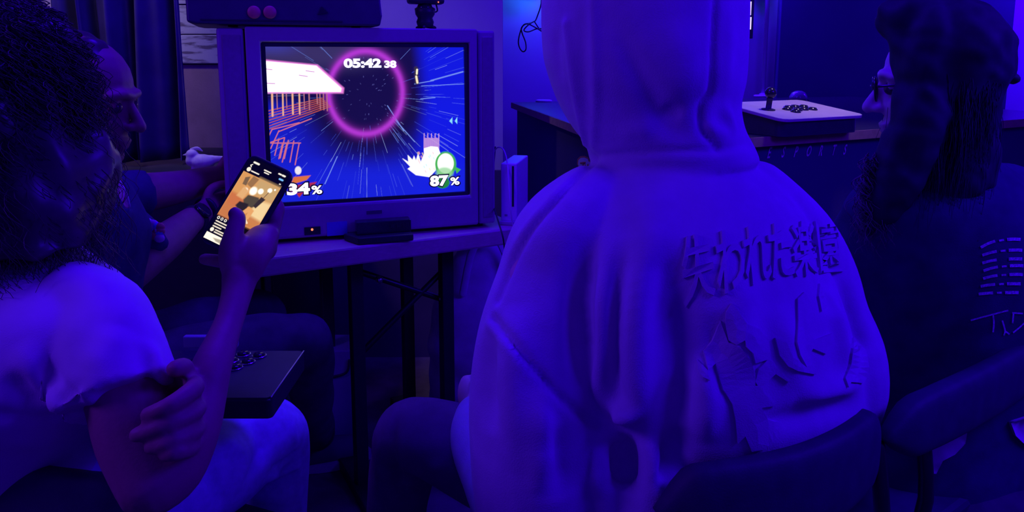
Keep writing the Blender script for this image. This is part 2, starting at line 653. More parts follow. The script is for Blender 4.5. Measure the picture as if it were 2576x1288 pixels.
cTL, cTR, cBR, cBL = tvuv(652, 101), tvuv(1176, 113), tvuv(1183, 489), tvuv(678, 521)
ou0, ou1, ov0, ov1 = (cTL[0] + cBL[0]) / 2, (cTR[0] + cBR[0]) / 2, (cBL[1] + cBR[1]) / 2, (cTL[1] + cTR[1]) / 2
spl, spr = tvuv(627, 300)[0], tvuv(1199, 300)[0]
obj('front_frame', ringframe((spl, spr, 0.012, THt), (ou0, ou1, ov0, ov1), 0.012, -0.10), M_tv, tv, smooth=False, bevel=0.005)
sec = []
for w, s, sv in ((-0.085, 1.0, 1.0), (-0.16, 0.97, 0.97), (-0.30, 0.80, 0.82), (-0.46, 0.62, 0.66)):
    sec.append(rect(TW / 2 - TW / 2 * s, TW / 2 + TW / 2 * s, 0.012 if s > 0.9 else 0.02, THt * sv, w))
obj('back_shell', (np.vstack(sec), rings_faces(4, 4)), M_tv, tv, smooth=False, bevel=0.01)
obj('foot_base', prism(rect(0.03, TW - 0.03, 0, 0.014, -0.42)[[0, 1, 2, 3]], N * 0.40), M_black, tv, smooth=False)
for u0, u1 in ((0.0, spl - 0.003), (spr + 0.003, TW)):
    sp_ = obj('speaker_panel', prism(rect(u0, u1, 0.012, THt - 0.004, -0.10), N * 0.106), M_tv, tv, smooth=False, bevel=0.006)
    obj('speaker_cloth', prism(rect(u0 + 0.012, u1 - 0.007, 0.03, THt - 0.02, 0.004), N * 0.0045), M_tvd, sp_, smooth=False, bevel=0.002)
obj('screen_surround', ringframe((ou0, ou1, ov0, ov1), (ou0 + 0.011, ou1 - 0.011, ov0 + 0.009, ov1 - 0.011), 0.004, -0.04), M_black, tv, smooth=False)
lp = tvuv(940, 531)
obj('name_badge', prism(rect(lp[0] - 0.02, lp[0] + 0.02, lp[1] - 0.005, lp[1] + 0.004, 0.012), N * 0.001), mat('badge_grey', (0.1, 0.09, 0.1), 0.5, 0), tv, smooth=False)
iw0, iw1 = tvuv(766, 592, 0.012), tvuv(806, 569, 0.012)
iw = obj('sensor_window', prism(rect(iw0[0], iw1[0], iw0[1], iw1[1], 0.012), N * 0.002), M_blackgloss, tv, smooth=False, bevel=0.0008)
ic = tvuv(785, 577, 0.012)
obj('standby_light', ellipsoid(T(ic[0], ic[1], 0.0145), (0.0032, 0.0032, 0.0032), seg=10, rows=6),
    mat('red_standby', (1, 0.1, 0.02), emit=(1.0, 0.16, 0.06), estr=2.2, var=0), iw)
gap0, gap1 = tvuv(690, 560, 0.012), tvuv(1190, 524, 0.012)
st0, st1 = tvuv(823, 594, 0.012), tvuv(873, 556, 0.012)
obj('thin_patch', prism(rect(st0[0], st1[0], st0[1], st1[1], 0.0122), N * 0.0006), mat('blue_square', (0.12, 0.14, 0.5), 0.5, 0.05), tv, smooth=False)  # thin flat blue rectangle on the front frame
fl0, fl1 = tvuv(905, 585, 0.012), tvuv(1028, 549, 0.012)
flap = obj('jack_cover', prism(rect(fl0[0], fl1[0], fl0[1], fl1[1], 0.012), N * 0.004), M_tvd, tv, smooth=False, bevel=0.001)
for k in range(3):
    q = fl0[0] + 0.03 + 0.022 * k
    obj('jack', lathe(T(q, (fl0[1] + fl1[1]) / 2, 0.016), [(0.006, 0), (0.006, 0.003), (0.003, 0.0035)], N, 12), M_black, flap)


# --- picture on the tube: colours worked out point by point on a fine grid of the glass
class Paint:
    def __init__(s, X, Y, bg):
        s.X, s.Y = X, Y
        s.C = np.empty(X.shape + (3,))
        s.C[...] = s2l(bg)

    def mix(s, a, col, gain=1.0):
        a = np.clip(a, 0, 1)[..., None]
        s.C = s.C * (1 - a) + a * s2l(col) * gain

    def add(s, a, col, gain=1.0):
        s.C = s.C + np.clip(a, 0, 1)[..., None] * s2l(col) * gain

    def d_seg(s, a, b):
        a, b = np.array(a, float), np.array(b, float)
        ab = b - a
        t = np.clip(((s.X - a[0]) * ab[0] + (s.Y - a[1]) * ab[1]) / max(1e-9, ab @ ab), 0, 1)
        return np.hypot(s.X - a[0] - t * ab[0], s.Y - a[1] - t * ab[1])

    def line(s, a, b, w, col, gain=1.0, op=1.0):
        s.mix(op * np.clip((w - s.d_seg(a, b)) / (0.6 * w) + 0.2, 0, 1), col, gain)

    def poly(s, pts, col, gain=1.0, soft=4.0, op=1.0):
        ins = np.zeros(s.X.shape, bool)
        dm = np.full(s.X.shape, 1e9)
        n = len(pts)
        for i in range(n):
            (x0, y0), (x1, y1) = pts[i], pts[(i + 1) % n]
            c = ((y0 > s.Y) != (y1 > s.Y)) & (s.X < (x1 - x0) * (s.Y - y0) / ((y1 - y0) if y1 != y0 else 1e-9) + x0)
            ins ^= c
            dm = np.minimum(dm, s.d_seg((x0, y0), (x1, y1)))
        sd = np.where(ins, dm, -dm)
        s.mix(op * np.clip(sd / soft + 0.5, 0, 1), col, gain)

    def ell(s, c, r, col, gain=1.0, soft=0.12, op=1.0):
        q = np.hypot((s.X - c[0]) / r[0], (s.Y - c[1]) / r[1])
        s.mix(op * np.clip((1 - q) / soft + 0.5, 0, 1), col, gain)


def ss(a, b, x):
    t = np.clip((x - a) / (b - a), 0, 1)
    return t * t * (3 - 2 * t)


nu, nv = 540, 420
u_ = np.linspace(ou0 + 0.008, ou1 - 0.008, nu)
v_ = np.linspace(ov0 + 0.006, ov1 - 0.008, nv)
Ug, Vg = np.meshgrid(u_, v_)
xn, yn = (Ug - u_.mean()) / (np.ptp(u_) / 2), (Vg - v_.mean()) / (np.ptp(v_) / 2)
Wg = -0.009 + 0.010 * (1 - 0.5 * (xn ** 2 + yn ** 2))
Vs = (T(0, 0)[None, None] + Ug[..., None] * U + Vg[..., None] * Zv + Wg[..., None] * N).reshape(-1, 3)
ii = np.arange(nu * nv).reshape(nv, nu)
Fq = np.stack([ii[:-1, :-1], ii[:-1, 1:], ii[1:, 1:], ii[1:, :-1]], -1).reshape(-1, 4)
# picture units: about 50..1540 across and 65..1245 down the glass
X, Y = proj(Vs.reshape(nv, nu, 3))
X, Y = (X - 640) * 2.9276, (Y - 90) * 2.9276
p = Paint(X, Y, (22, 14, 66))
R_ = np.hypot(X - 830, (Y - 430) * 1.0)
ang = np.arctan2(Y - 430, X - 830)
p.mix(0.85 * ss(330, 620, np.hypot((X - 830) * 0.95, np.maximum(Y - 430, 0) * 0.95 + 0 * Y)) * ss(430, 560, Y), (22, 30, 215))
p.mix(0.95 * ss(1180, 1330, X + 0.12 * np.abs(Y - 500)), (18, 28, 240))
p.mix(0.75 * ss(850, 1050, Y), (25, 38, 236))
p.mix(0.8 * ss(420, 150, X) * ss(180, 60, Y), (40, 60, 220))
p.mix(0.55 * ss(700, 350, np.hypot(X - 330, (Y - 120) * 1.6)) * ss(330, 150, Y), (78, 66, 122))
p.mix(0.6 * ss(300, 60, X) * ss(560, 640, Y), (20, 40, 225))
r2 = np.random.default_rng(3)
for k in range(170):                     # streaks flying outwards from the ring's centre
    a_ = r2.uniform(-0.75, math.pi + 0.25) if k % 4 else r2.uniform(-math.pi, math.pi)
    r0 = r2.uniform(230, 700)
    r1 = r0 + r2.uniform(30, 260) * (0.4 + r0 / 700)
    A_ = (830 + r0 * math.cos(a_), 430 + r0 * math.sin(a_))
    B_ = (830 + r1 * math.cos(a_), 430 + r1 * math.sin(a_))
    col = [(120, 150, 255), (90, 110, 255), (170, 190, 255), (70, 90, 240)][k % 4]
    p.line(A_, B_, r2.uniform(1.2, 2.6), col, 1.0, r2.uniform(0.2, 0.7))
for k in range(60):
    a_, r0 = r2.uniform(-math.pi, math.pi), r2.uniform(60, 270)
    A_ = (830 + r0 * math.cos(a_), 430 + r0 * math.sin(a_))
    p.line(A_, (A_[0] + 9 * math.cos(a_), A_[1] + 9 * math.sin(a_)), 2.5, (110, 110, 200), 1.0, r2.uniform(0.2, 0.7))
for A_, B_, w in (((1300, 330), (1535, 265), 6), ((980, 515), (1100, 700), 4), ((1020, 600), (1180, 780), 4), ((1180, 355), (1320, 330), 4),
                  ((1225, 465), (1330, 455), 4), ((520, 1090), (610, 890), 4), ((1230, 370), (1540, 355), 3)):
    p.line(A_, B_, w, (130, 160, 255), 1.0, 0.85)
rr = np.hypot((X - 818) / 272, (Y - 418) / 305)
p.mix(0.95 * np.exp(-((rr - 1) / 0.072) ** 2) * (1 - 0.35 * ss(0, -300, Y - 418) * 0), (196, 62, 222), 1.05)
p.mix(0.35 * np.exp(-((rr - 1) / 0.14) ** 2), (170, 50, 210))
# glowing platform and its wire frame
for k in range(7):
    p.line((75, 700 - 26 * k * 0.9), (560 - 10 * k, 520 - 10 * k), 4.5, (215, 95, 70), 0.9, 0.85)
for x0, y1, w in ((130, 590, 9), (165, 540, 5), (208, 585, 7), (235, 530, 5), (280, 575, 8), (330, 575, 7), (365, 540, 5), (402, 545, 6), (460, 500, 5), (482, 540, 5), (508, 545, 5), (533, 552, 5)):
    p.line((x0, 425), (x0 + 4, y1), w, (255, 190, 150) if w > 6 else (190, 120, 130), 1.0, 0.95)
for A_, B_ in (((130, 690), (95, 760)), ((180, 700), (120, 830)), ((130, 690), (330, 640)), ((180, 705), (420, 610)), ((120, 785), (220, 750)),
               ((180, 760), (150, 880)), ((222, 752), (190, 900)), ((250, 770), (220, 905)), ((290, 775), (262, 930)), ((330, 790), (300, 950)),
               ((120, 790), (340, 790)), ((205, 800), (180, 905)), ((240, 790), (205, 930))):
    p.line(A_, B_, 5, (232, 120, 130), 1.0, 0.9)
p.poly([(40, 172), (465, 213), (660, 385), (655, 424), (40, 424)], (255, 140, 240), 1.0, 14)
p.poly([(40, 184), (455, 222), (640, 388), (636, 412), (40, 414)], (255, 250, 255), 1.9, 10)
for A_, B_ in (((50, 240), (130, 250)), ((60, 348), (150, 352)), ((380, 258), (440, 266)), ((330, 290), (390, 300))):
    p.line(A_, B_, 4.5, (215, 120, 215), 0.9, 0.92)
# small lamp, pointer arrows, burst and round green badge
p.line((1190, 240), (1196, 345), 18, (60, 50, 60), 1.0, 0.9)
p.line((1198, 250), (1196, 280), 8, (255, 245, 205), 1.2)
p.line((1192, 300), (1200, 345), 9, (255, 235, 190), 1.2)
p.poly([(1435, 628), (1458, 600), (1458, 650)], (140, 225, 255), 1.1)
p.poly([(1475, 628), (1494, 598), (1494, 650)], (140, 225, 255), 1.1)
for k in range(13):
    x0 = 1250 + 9 * k
    p.line((x0, 720 + 40 * abs(math.sin(k * 2.1))), (x0, 850), 4, (255, 190, 230), 1.0, 0.75)
p.poly([(1092, 905), (1135, 930), (1130, 880), (1165, 915), (1175, 885), (1190, 920), (1205, 870), (1225, 930), (1250, 870), (1250, 830),
        (1300, 815), (1350, 820), (1370, 870), (1340, 920), (1335, 990), (1290, 1040), (1190, 1025), (1130, 980), (1150, 965)], (255, 252, 250), 1.8, 8)
for k in range(16):
    q = (r2.uniform(1200, 1350), r2.uniform(850, 1000))
    p.line(q, (q[0] + 5, q[1] + 12), 6, [(250, 170, 190), (250, 220, 140), (150, 230, 235)][k % 3], 1.0, 0.7)
p.ell((1408, 945), (78, 92), (72, 190, 80), 1.0)
p.ell((1408, 940), (60, 74), (252, 255, 250), 1.35)
p.ell((1400, 1010), (62, 42), (150, 225, 150), 1.0, 0.4, 0.8)
p.poly([(1470, 960), (1520, 985), (1490, 1015)], (70, 190, 90))
p.ell((1385, 1080), (52, 44), (40, 150, 60), 0.9, 0.2)
p.poly([(290, 1040), (415, 1028), (385, 1062), (310, 1085), (270, 1085)], (232, 120, 60), 1.0, 8)
p.poly([(250, 1110), (460, 1075), (440, 1100), (330, 1150), (250, 1150)], (190, 45, 40), 1.0, 8, 0.9)
p.poly([(310, 1160), (365, 1150), (330, 1190)], (190, 45, 40), 1.0, 8)
p.ell((322, 992), (24, 30), (250, 245, 255), 1.0, 0.3)
scan = 0.93 + 0.07 * np.sin(Y * 2 * np.pi / 7.0)
col = (p.C * scan[..., None]).reshape(-1, 3)
sc_o = obj('screen', (Vs, Fq), screen_mat('tube_picture', 0.95), tv)
ca = sc_o.data.color_attributes.new('picture', 'FLOAT_COLOR', 'POINT')
ca.data.foreach_set('color', np.column_stack([col, np.ones(len(col))]).astype(np.float32).ravel())


def text_vf(body, bold=0.0, extrude=0.0, res=4):
    cu = bpy.data.curves.new('tmp', 'FONT')
    cu.body, cu.size, cu.offset, cu.extrude, cu.resolution_u = body, 1.0, bold, extrude, res
    o = bpy.data.objects.new('tmp', cu)
    COL.objects.link(o)
    dg = bpy.context.evaluated_depsgraph_get()
    me = bpy.data.meshes.new_from_object(o.evaluated_get(dg))
    V = np.array([v.co[:] for v in me.vertices])
    Fs = [tuple(q.vertices) for q in me.polygons]
    bpy.data.objects.remove(o)
    bpy.data.curves.remove(cu)
    bpy.data.meshes.remove(me)
    return V, Fs


M_digit = mat('lit_white_digits', (1, 1, 1), emit=(1.0, 0.97, 0.98), estr=1.3, var=0)
M_dout = mat('digit_outline', (0.01, 0.0, 0.02), 0.5, 0)


def screen_text(body, x0, y0, x1, y1, bold=0.05, outline=True):
    """white digits of the game display; box given in photo pixels"""
    for nm, b_, w, m_ in ((('digit_edge', bold + 0.045, 0.0025, M_dout),) if outline else ()) + (('digits', bold, 0.0045, M_digit),):
        V, Fs = text_vf(body, b_)
        a0, a1 = tvuv(x0, y1, w), tvuv(x1, y0, w)
        lo, hi = V.min(0), V.max(0)
        g = 0.0 if nm == 'digits' else 0.0035
        uu = (a0[0] - g) + (V[:, 0] - lo[0]) / (hi[0] - lo[0]) * (a1[0] - a0[0] + 2 * g)
        vv = (a0[1] - g) + (V[:, 1] - lo[1]) / (hi[1] - lo[1]) * (a1[1] - a0[1] + 2 * g)
        obj(nm, (np.array([T(q, r, w) for q, r in zip(uu, vv)]), Fs), m_, sc_o, smooth=False)


screen_text('05:42', 865, 147, 959, 171, 0.05, False)
screen_text('38', 967, 152, 997, 171, 0.05, False)
screen_text('34', 722, 459, 779, 492)
screen_text('%', 784, 466, 810, 489, 0.03)
screen_text('87', 1082, 440, 1128, 470)
screen_text('%', 1133, 445, 1156, 466, 0.03)

# ------------------------------------------------------------------ things on and around the television
ZTV = ZT + THt
fs_u0 = tvuv(470, 55, 0.02)[0]
fs_u1 = tvuv(962, 60, 0.02)[0]
fs_h = 0.105
stick = empty('fight_stick', (*T((fs_u0 + fs_u1) / 2, 0, -0.1)[:2], ZTV), 'large black arcade controller case lying on top of the television', 'game controller')
M_case = mat('dark_blue_black_case', (0.05, 0.045, 0.075), 0.4, 0.1, 30, spec=0.5)


def FS(u, v, w): return T(fs_u0 + u, THt + v, w)


fw = fs_u1 - fs_u0
prof = [(0.0, 0.008), (0.0, 0.085), (0.02, fs_h), (fw - 0.045, fs_h), (fw - 0.004, 0.078), (fw, 0.03), (fw - 0.006, 0.004), (0.02, 0.004)]
obj('case', prism([FS(u, v, 0.022) for u, v in prof], -N * 0.30), M_case, stick, smooth=False, bevel=0.005)
obj('top_plate', prism([FS(u, fs_h, w) for u, w in ((0.02, 0.0), (fw - 0.05, 0.0), (fw - 0.05, -0.26), (0.02, -0.26))], (0, 0, 0.004)), M_blackgloss, stick, smooth=False, bevel=0.002)
M_amber = mat('amber_button', (0.62, 0.25, 0.12), 0.45, 0.1, 60)
for px in (639, 679):
    q = tvuv(px, 31, 0.022)
    b_ = obj('button', lathe(T(q[0], q[1], 0.0225), [(0.0155, 0), (0.0155, 0.003), (0.0135, 0.005), (0.005, 0.006)], N, 24), M_amber, stick)
obj('latch', prism([FS(u, v, 0.022) for u, v in ((0.30, 0.03), (0.325, 0.035), (0.31, 0.05))], N * 0.004), M_metal, stick, smooth=False)
obj('edge_strip', prism([FS(u, v, 0.022) for u, v in ((0.03, 0.012), (fw - 0.1, 0.012), (fw - 0.1, 0.016), (0.03, 0.016))], N * 0.002), M_black, stick, smooth=False)
for u, w in ((0.10, -0.04), (0.10, -0.23), (fw - 0.06, -0.04), (fw - 0.06, -0.23)): obj('rubber_foot', lathe(FS(u, 0, w), [(0.012, 0), (0.011, 0.006)]), M_black, stick)

wc = T(tvuv(1082, 66)[0], THt, -0.06)
web = empty('webcam', wc, 'small black webcam on a stubby stand above the television', 'webcam')
for k in range(3):
    a_ = 0.5 + k * 2.1
    obj('foot', sweep([wc + (0, 0, 0.012), wc + (0.028 * math.cos(a_), 0.028 * math.sin(a_), 0.005)], [0.008, 0.004], 8, 1), M_black, web)
obj('stem', lathe(wc, [(0.02, 0.006), (0.024, 0.02), (0.02, 0.03), (0.026, 0.04), (0.028, 0.055), (0.02, 0.06)]), M_black, web)
obj('hinge', ellipsoid(wc + (0, -0.005, 0.055), (0.022, 0.02, 0.018)), M_blackgloss, web)
bw = obj('body', box(wc + N * 0.01 + (0, 0, 0.092), U * 0.049, N * 0.02, (0, 0, 0.026)), M_black, web, smooth=False, bevel=0.008)
obj('lens', lathe(wc + N * 0.03 + (0, 0, 0.097), [(0.018, 0), (0.017, 0.006), (0.010, 0.007)], N), M_blackgloss, bw)
obj('status_light', ellipsoid(wc + N * 0.0315 + U * 0.03 + (0, 0, 0.071), (0.0018,) * 3, seg=8, rows=6), MATS['red_standby'], bw)
obj('cable', sweep([wc + U * 0.03 + (0, 0, 0.07), wc + U * 0.034 + (0, 0, 0.05), wc + U * 0.02 + (0, 0, 0.045)], 0.0022, 6), M_black, web)

# slim black box with a tray in front of the television foot
q0, q1 = tvuv(872, 612, 0.03), tvuv(1030, 597, 0.03)
gc = empty('game_adapter', (*T((q0[0] + q1[0]) / 2, 0, 0.06)[:2], ZT), 'slim black box lying on the table in front of the television', 'console')
ua, ub = tvuv(868, 605, 0.06)[0], tvuv(1030, 600, 0.03)[0]
obj('base', prism([T(ua, 0.001, 0.022), T(ub, 0.001, 0.022), T(ub, 0.001, 0.088), T(ua + 0.03, 0.001, 0.088)], (0, 0, 0.018)), M_black, gc, smooth=False, bevel=0.003)
obj('upper_box', prism([T(ua + 0.03, 0.019, 0.022), T(ub, 0.019, 0.022), T(ub, 0.019, 0.06), T(ua + 0.03, 0.019, 0.06)], (0, 0, 0.034)), M_blackgloss, gc, smooth=False, bevel=0.003)
for k in range(3):
    obj('port', box(T(ub - 0.05 + 0.016 * k, 0.037, 0.0605), U * 0.005, N * 0.001, (0, 0, 0.004)), M_metal, gc, smooth=False)

# white upright console right of the television
w0 = PZ(1280, 566, ZT)
wii = empty('upright_console', w0, 'white upright game console standing right of the television', 'console')
wu, wn = nrm((1, -0.2, 0)), nrm((0.2, 1, 0))
bx_ = obj('body', box(w0 + wn * 0.09 + (0, 0, 0.094), wu * 0.023, wn * 0.09, (0, 0, 0.083)), M_white, wii, smooth=False, bevel=0.003)
obj('disc_slot', box(w0 + wu * 0.012 + (0, 0, 0.112), wu * 0.003, wn * 0.001, (0, 0, 0.058)), mat('slot_dark', (0.02, 0.02, 0.05), 0.3, 0), bx_, smooth=False)
obj('reset_button', box(w0 - wu * 0.008 + (0, 0, 0.028), wu * 0.004, wn * 0.001, (0, 0, 0.003)), mat('grey_btn', (0.3, 0.3, 0.3), 0.4, 0), bx_, smooth=False)
obj('stand', prism([w0 + wu * a_ + wn * b_ for a_, b_ in ((-0.028, -0.008), (0.028, -0.008), (0.028, 0.15), (-0.028, 0.15))], (0, 0, 0.012)), mat('grey_stand', (0.4, 0.4, 0.42), 0.5, 0.05), wii, smooth=False, bevel=0.003)

d0 = w0[1]
M_cable_w = mat('white_cable', (0.7, 0.7, 0.7), 0.5, 0)
M_cable_b = mat('black_cable', (0.02, 0.02, 0.03), 0.5, 0)
wd = np.dot(w0 - (0, 0, EYE), (0, CT, -ST))
tag(obj('white_cable', sweep([P(1236, 395, wd + 0.1), P(1250, 372, wd + 0.06), P(1266, 376, wd + 0.0), P(1276, 408, wd - 0.02), P(1279, 450, wd - 0.03), P(1284, 520, wd - 0.035), P(1290, 566, wd - 0.02)], 0.0022, 8), M_cable_w),
    'thin white cable looping down the front of the upright console', 'cable')
tag(obj('black_cable', sweep([P(1246, 370, wd + 0.1), P(1240, 440, wd + 0.06), P(1238, 500, wd + 0.02), P(1252, 552, wd - 0.1), P(1262, 585, wd - 0.16), P(1268, 615, wd - 0.16), P(1275, 700, wd - 0.14), P(1268, 800, wd - 0.1)], 0.0022, 8), M_cable_b),
    'thin black cable hanging over the table edge', 'cable')

# ------------------------------------------------------------------ counter with the big lettering
ZC = 1.0
Cc = PZ(1593, 366, ZC)
Ea = PZ(2180, 326, ZC)
cu_ = nrm(Ea - Cc)
Al = PZ(1287, 257, ZC)
cv_ = nrm(Al - Cc)
Lc = np.linalg.norm(Al - Cc)
counter = empty('esports_counter', (*Cc[:2] + 0.8 * cu_[:2] + 0.8 * cv_[:2], 0), 'tall black counter with wood edge and white lettering', 'counter')
M_ctop = mat('black_laminate', (0.035, 0.03, 0.05), 0.28, 0.1, 30, spec=0.5)
M_edge = mat('wood_edge', (0.40, 0.24, 0.14), 0.6, 0.12, 40, 0.15, 100)


def CC(a, b, z): return np.array([*(Cc + a * cu_ + b * cv_)[:2], z])


La = 2.3
tA = CC(0, Lc, ZC - 0.03)
tA[1] = min(tA[1], 4.56)
tB = CC(La, 0, ZC - 0.03)
obj('top', prism([CC(0, 0, ZC - 0.03), tB, np.array([tB[0] - 0.3, 4.56, tB[2]]), tA], (0, 0, 0.03)), M_ctop, counter, smooth=False, bevel=0.002)
obj('edge_band', prism([CC(-0.003, -0.004, ZC - 0.031), CC(La, -0.004, ZC - 0.031), CC(La, 0.0, ZC - 0.031), CC(-0.003, 0.0, ZC - 0.031)], (0, 0, 0.030)), M_edge, counter, smooth=False)
obj('edge_band', prism([CC(-0.004, -0.003, ZC - 0.031), CC(0.0, -0.003, ZC - 0.031), CC(0.0, Lc, ZC - 0.031), CC(-0.004, Lc, ZC - 0.031)], (0, 0, 0.030)), M_edge, counter, smooth=False)
fp = obj('front_panel', prism([CC(0.03, 0.03, 0.02), CC(La - 0.03, 0.03, 0.02), CC(La - 0.03, 0.06, 0.02), CC(0.03, 0.06, 0.02)], (0, 0, ZC - 0.052)), M_panel, counter, smooth=False)
sp = obj('side_panel', prism([CC(0.03, 0.062, 0.02), CC(0.06, 0.062, 0.02), CC(0.06, Lc - 0.02, 0.02), CC(0.03, Lc - 0.02, 0.02)], (0, 0, ZC - 0.052)), M_panel, counter, smooth=False)
obj('plinth', prism([CC(0.06, 0.09, 0.0), CC(La - 0.06, 0.09, 0.0), CC(La - 0.06, 0.8, 0.0), CC(0.06, 0.8, 0.0)], (0, 0, 0.02)), M_black, counter, smooth=False)


def plane_hit(px, py, p0, n):
    d, o = ray(px, py), np.array([0, 0, EYE])
    return o + d * (np.dot(p0 - o, n) / np.dot(d, n))


cn = nrm(np.cross(cu_, (0, 0, 1)))
if cn[1] > 0: cn = -cn
M_letter = mat('white_letters', (0.6, 0.55, 0.5), 0.6, 0.5, 60)
for ch, px in zip('ESPORTS', (1932, 1967, 1999, 2031, 2062, 2094, 2122)):
    V, Fs = text_vf(ch, 0.02, 0.0)
    lo, hi = V.min(0), V.max(0)
    c_ = plane_hit(px, 398 - (px - 1932) * 0.045, CC(0, 0.03, 0), cn)
    V = (V - (lo + hi) / 2) / (hi[1] - lo[1])
    hh = 0.036
    pts = np.array([c_ + cu_ * (v[0] * hh * 0.55 + (v[1] + 0.5) * hh * 0.28) + Zv * (v[1] + 0.5) * hh + cn * 0.0015 for v in V])
    obj('letter', (pts, Fs), M_letter, fp, smooth=False)

# die-cut sticker on the side panel, base of sticker_face
sn = nrm(np.cross(cv_, (0, 0, 1)))
if sn[1] > 0: sn = -sn
ps = CC(0.03, 0.5, 0)
M_stw = mat('sticker_white', (0.72, 0.66, 0.7), 0.5, 0.05)
M_sto = mat('sticker_orange', (0.62, 0.22, 0.08), 0.5, 0.05)


def side_shape(pts, lift): return prism([plane_hit(x, y, ps, sn) + sn * lift for x, y in pts], sn * 0.0008)


def blob(cx, cy, rx, ry, n=18): return [(cx + rx * math.cos(2 * math.pi * k / n), cy + ry * math.sin(2 * math.pi * k / n)) for k in range(n)]


lobe = [(1452, 412), (1453, 400), (1460, 393), (1470, 392), (1480, 396), (1483, 404), (1492, 406), (1500, 415), (1502, 428), (1496, 438), (1484, 444), (1470, 446), (1458, 446), (1450, 440), (1449, 428), (1455, 419)]
st = obj('thin_patch', side_shape(lobe, 0.0), M_sto, sp, smooth=False)
lc = np.mean(lobe, 0)
obj('sticker_face', side_shape([tuple(lc + (np.array(q) - lc) * 0.84) for q in lobe], 0.0009), M_stw, sp, smooth=False)
for strokes in ([(1462, 410), (1474, 409)], [(1469, 409), (1468, 422), (1463, 424)], [(1474, 414), (1475, 423), (1480, 423), (1481, 414)]):
    pts = [plane_hit(x, y, ps, sn) + sn * 0.0018 for x, y in strokes]
    obj('sticker_lettering', sweep(pts, 0.0035, 6, 2), M_sto, sp)

# arcade stick lying on the counter
ZP = ZC + 0.058
k0 = PZ(1971, 300, ZP)
ku = cu_.copy()
kv = np.array([-ku[1], ku[0], 0.0])
kv3 = nrm(kv + np.array([0, 0, 0.13]))
pad = empty('arcade_stick', (*(k0 + 0.18 * ku + 0.13 * kv)[:2], ZC), 'pale topped arcade stick with black ball joystick on the counter', 'game controller')


def K(a, b, h=0.0): return k0 + a * ku + b * kv3 + h * nrm(np.cross(ku, kv3))


def rounded(a0, a1, b0, b1, r, n=5):
    out = []
    for cx, cy, s in ((a1 - r, b1 - r, 0), (a0 + r, b1 - r, 1), (a0 + r, b0 + r, 2), (a1 - r, b0 + r, 3)):
        for k in range(n + 1):
            t = (s + k / n) * math.pi / 2
            out.append((cx + r * math.cos(t), cy + r * math.sin(t)))
    return out


M_pale = mat('pale_plate', (0.55, 0.45, 0.42), 0.5, 0.05, 20)
ro = rounded(0, 0.375, 0, 0.275, 0.03)
obj('top_plate', prism([K(a_, b_, -0.011) for a_, b_ in ro], nrm(np.cross(ku, kv3)) * 0.011), M_pale, pad, smooth=False, bevel=0.002)
ri = rounded(0.012, 0.363, 0.012, 0.262, 0.03)
top = np.array([K(a_, b_, -0.0115) for a_, b_ in ri])
bot = top.copy()
bot[:, 2] = ZC + 0.001
n_ = len(ri)
obj('body', (np.vstack([bot, top]), [tuple(range(n_))[::-1], tuple(range(n_, 2 * n_))] + [(i, (i + 1) % n_, n_ + (i + 1) % n_, n_ + i) for i in range(n_)]), M_ctop, pad, smooth=False)
js = K(0.075, 0.135)
up3 = nrm(np.cross(ku, kv3))
jo = obj('joystick', lathe(js, [(0.022, 0), (0.022, 0.003), (0.009, 0.005), (0.009, 0.03), (0.011, 0.036), (0.009, 0.04)], up3), M_black, pad)
obj('ball_top', ellipsoid(js + up3 * 0.056, (0.0185,) * 3), M_blackgloss, jo)
for i, (a_, b_) in enumerate(((0.15, 0.125), (0.183, 0.15), (0.218, 0.155), (0.253, 0.15), (0.145, 0.085), (0.178, 0.108), (0.213, 0.113), (0.248, 0.108))):
    obj('button', lathe(K(a_, b_), [(0.0165, 0), (0.0165, 0.003), (0.0135, 0.0045), (0.0125, 0.007), (0.004, 0.0075)], up3, 18), M_blackgloss, pad)
gd = PZ(2008, 253, ZC)
gl = empty('glass_dome', gd, 'small glossy dome standing behind the arcade stick', 'dome')
obj('dome', lathe(gd, [(0.05, 0.004), (0.048, 0.025), (0.036, 0.045), (0.018, 0.054), (0.002, 0.056)]), mat('glossy_dome', (0.25, 0.22, 0.3), 0.08, 0.1, 20, spec=0.8), gl)
obj('rim', lathe(gd, [(0.058, 0), (0.058, 0.005), (0.05, 0.007)]), M_blackgloss, gl)
for px, py, lb in ((1368, 256, 'white round puck on the far left end of the counter'), (1915, 243, 'white round puck on the counter beside the shiny pipe')):
    c_ = PZ(px, py, ZC)
    t_o = empty('cable_grommet', c_, lb, 'grommet', 'white pucks on the counter')
    obj('rim', lathe(c_, [(0.045, 0), (0.045, 0.008), (0.036, 0.011), (0.034, 0.008)]), M_white, t_o)
    obj('cap', lathe(c_, [(0.033, 0.0), (0.033, 0.009), (0.01, 0.01)]), mat('grey_cap', (0.5, 0.5, 0.52), 0.5, 0.03), t_o)
c_ = PZ(1885, 326, ZC)
bxs = empty('black_card_reader', c_, 'small black box at the counter edge beside the hooded player', 'box')
obj('body', box(c_ + cv_ * 0.02 + (0, 0, 0.009), cu_ * 0.03, cv_ * 0.02, (0, 0, 0.008)), M_black, bxs, smooth=False, bevel=0.002)
obj('front_slot', box(c_ + cu_ * 0.012 - cv_ * 0.0003 + (0, 0, 0.009), cu_ * 0.012, cv_ * 0.0006, (0, 0, 0.003)), mat('lit_slot', (0.4, 0.35, 0.5), 0.4, 0), bxs, smooth=False)

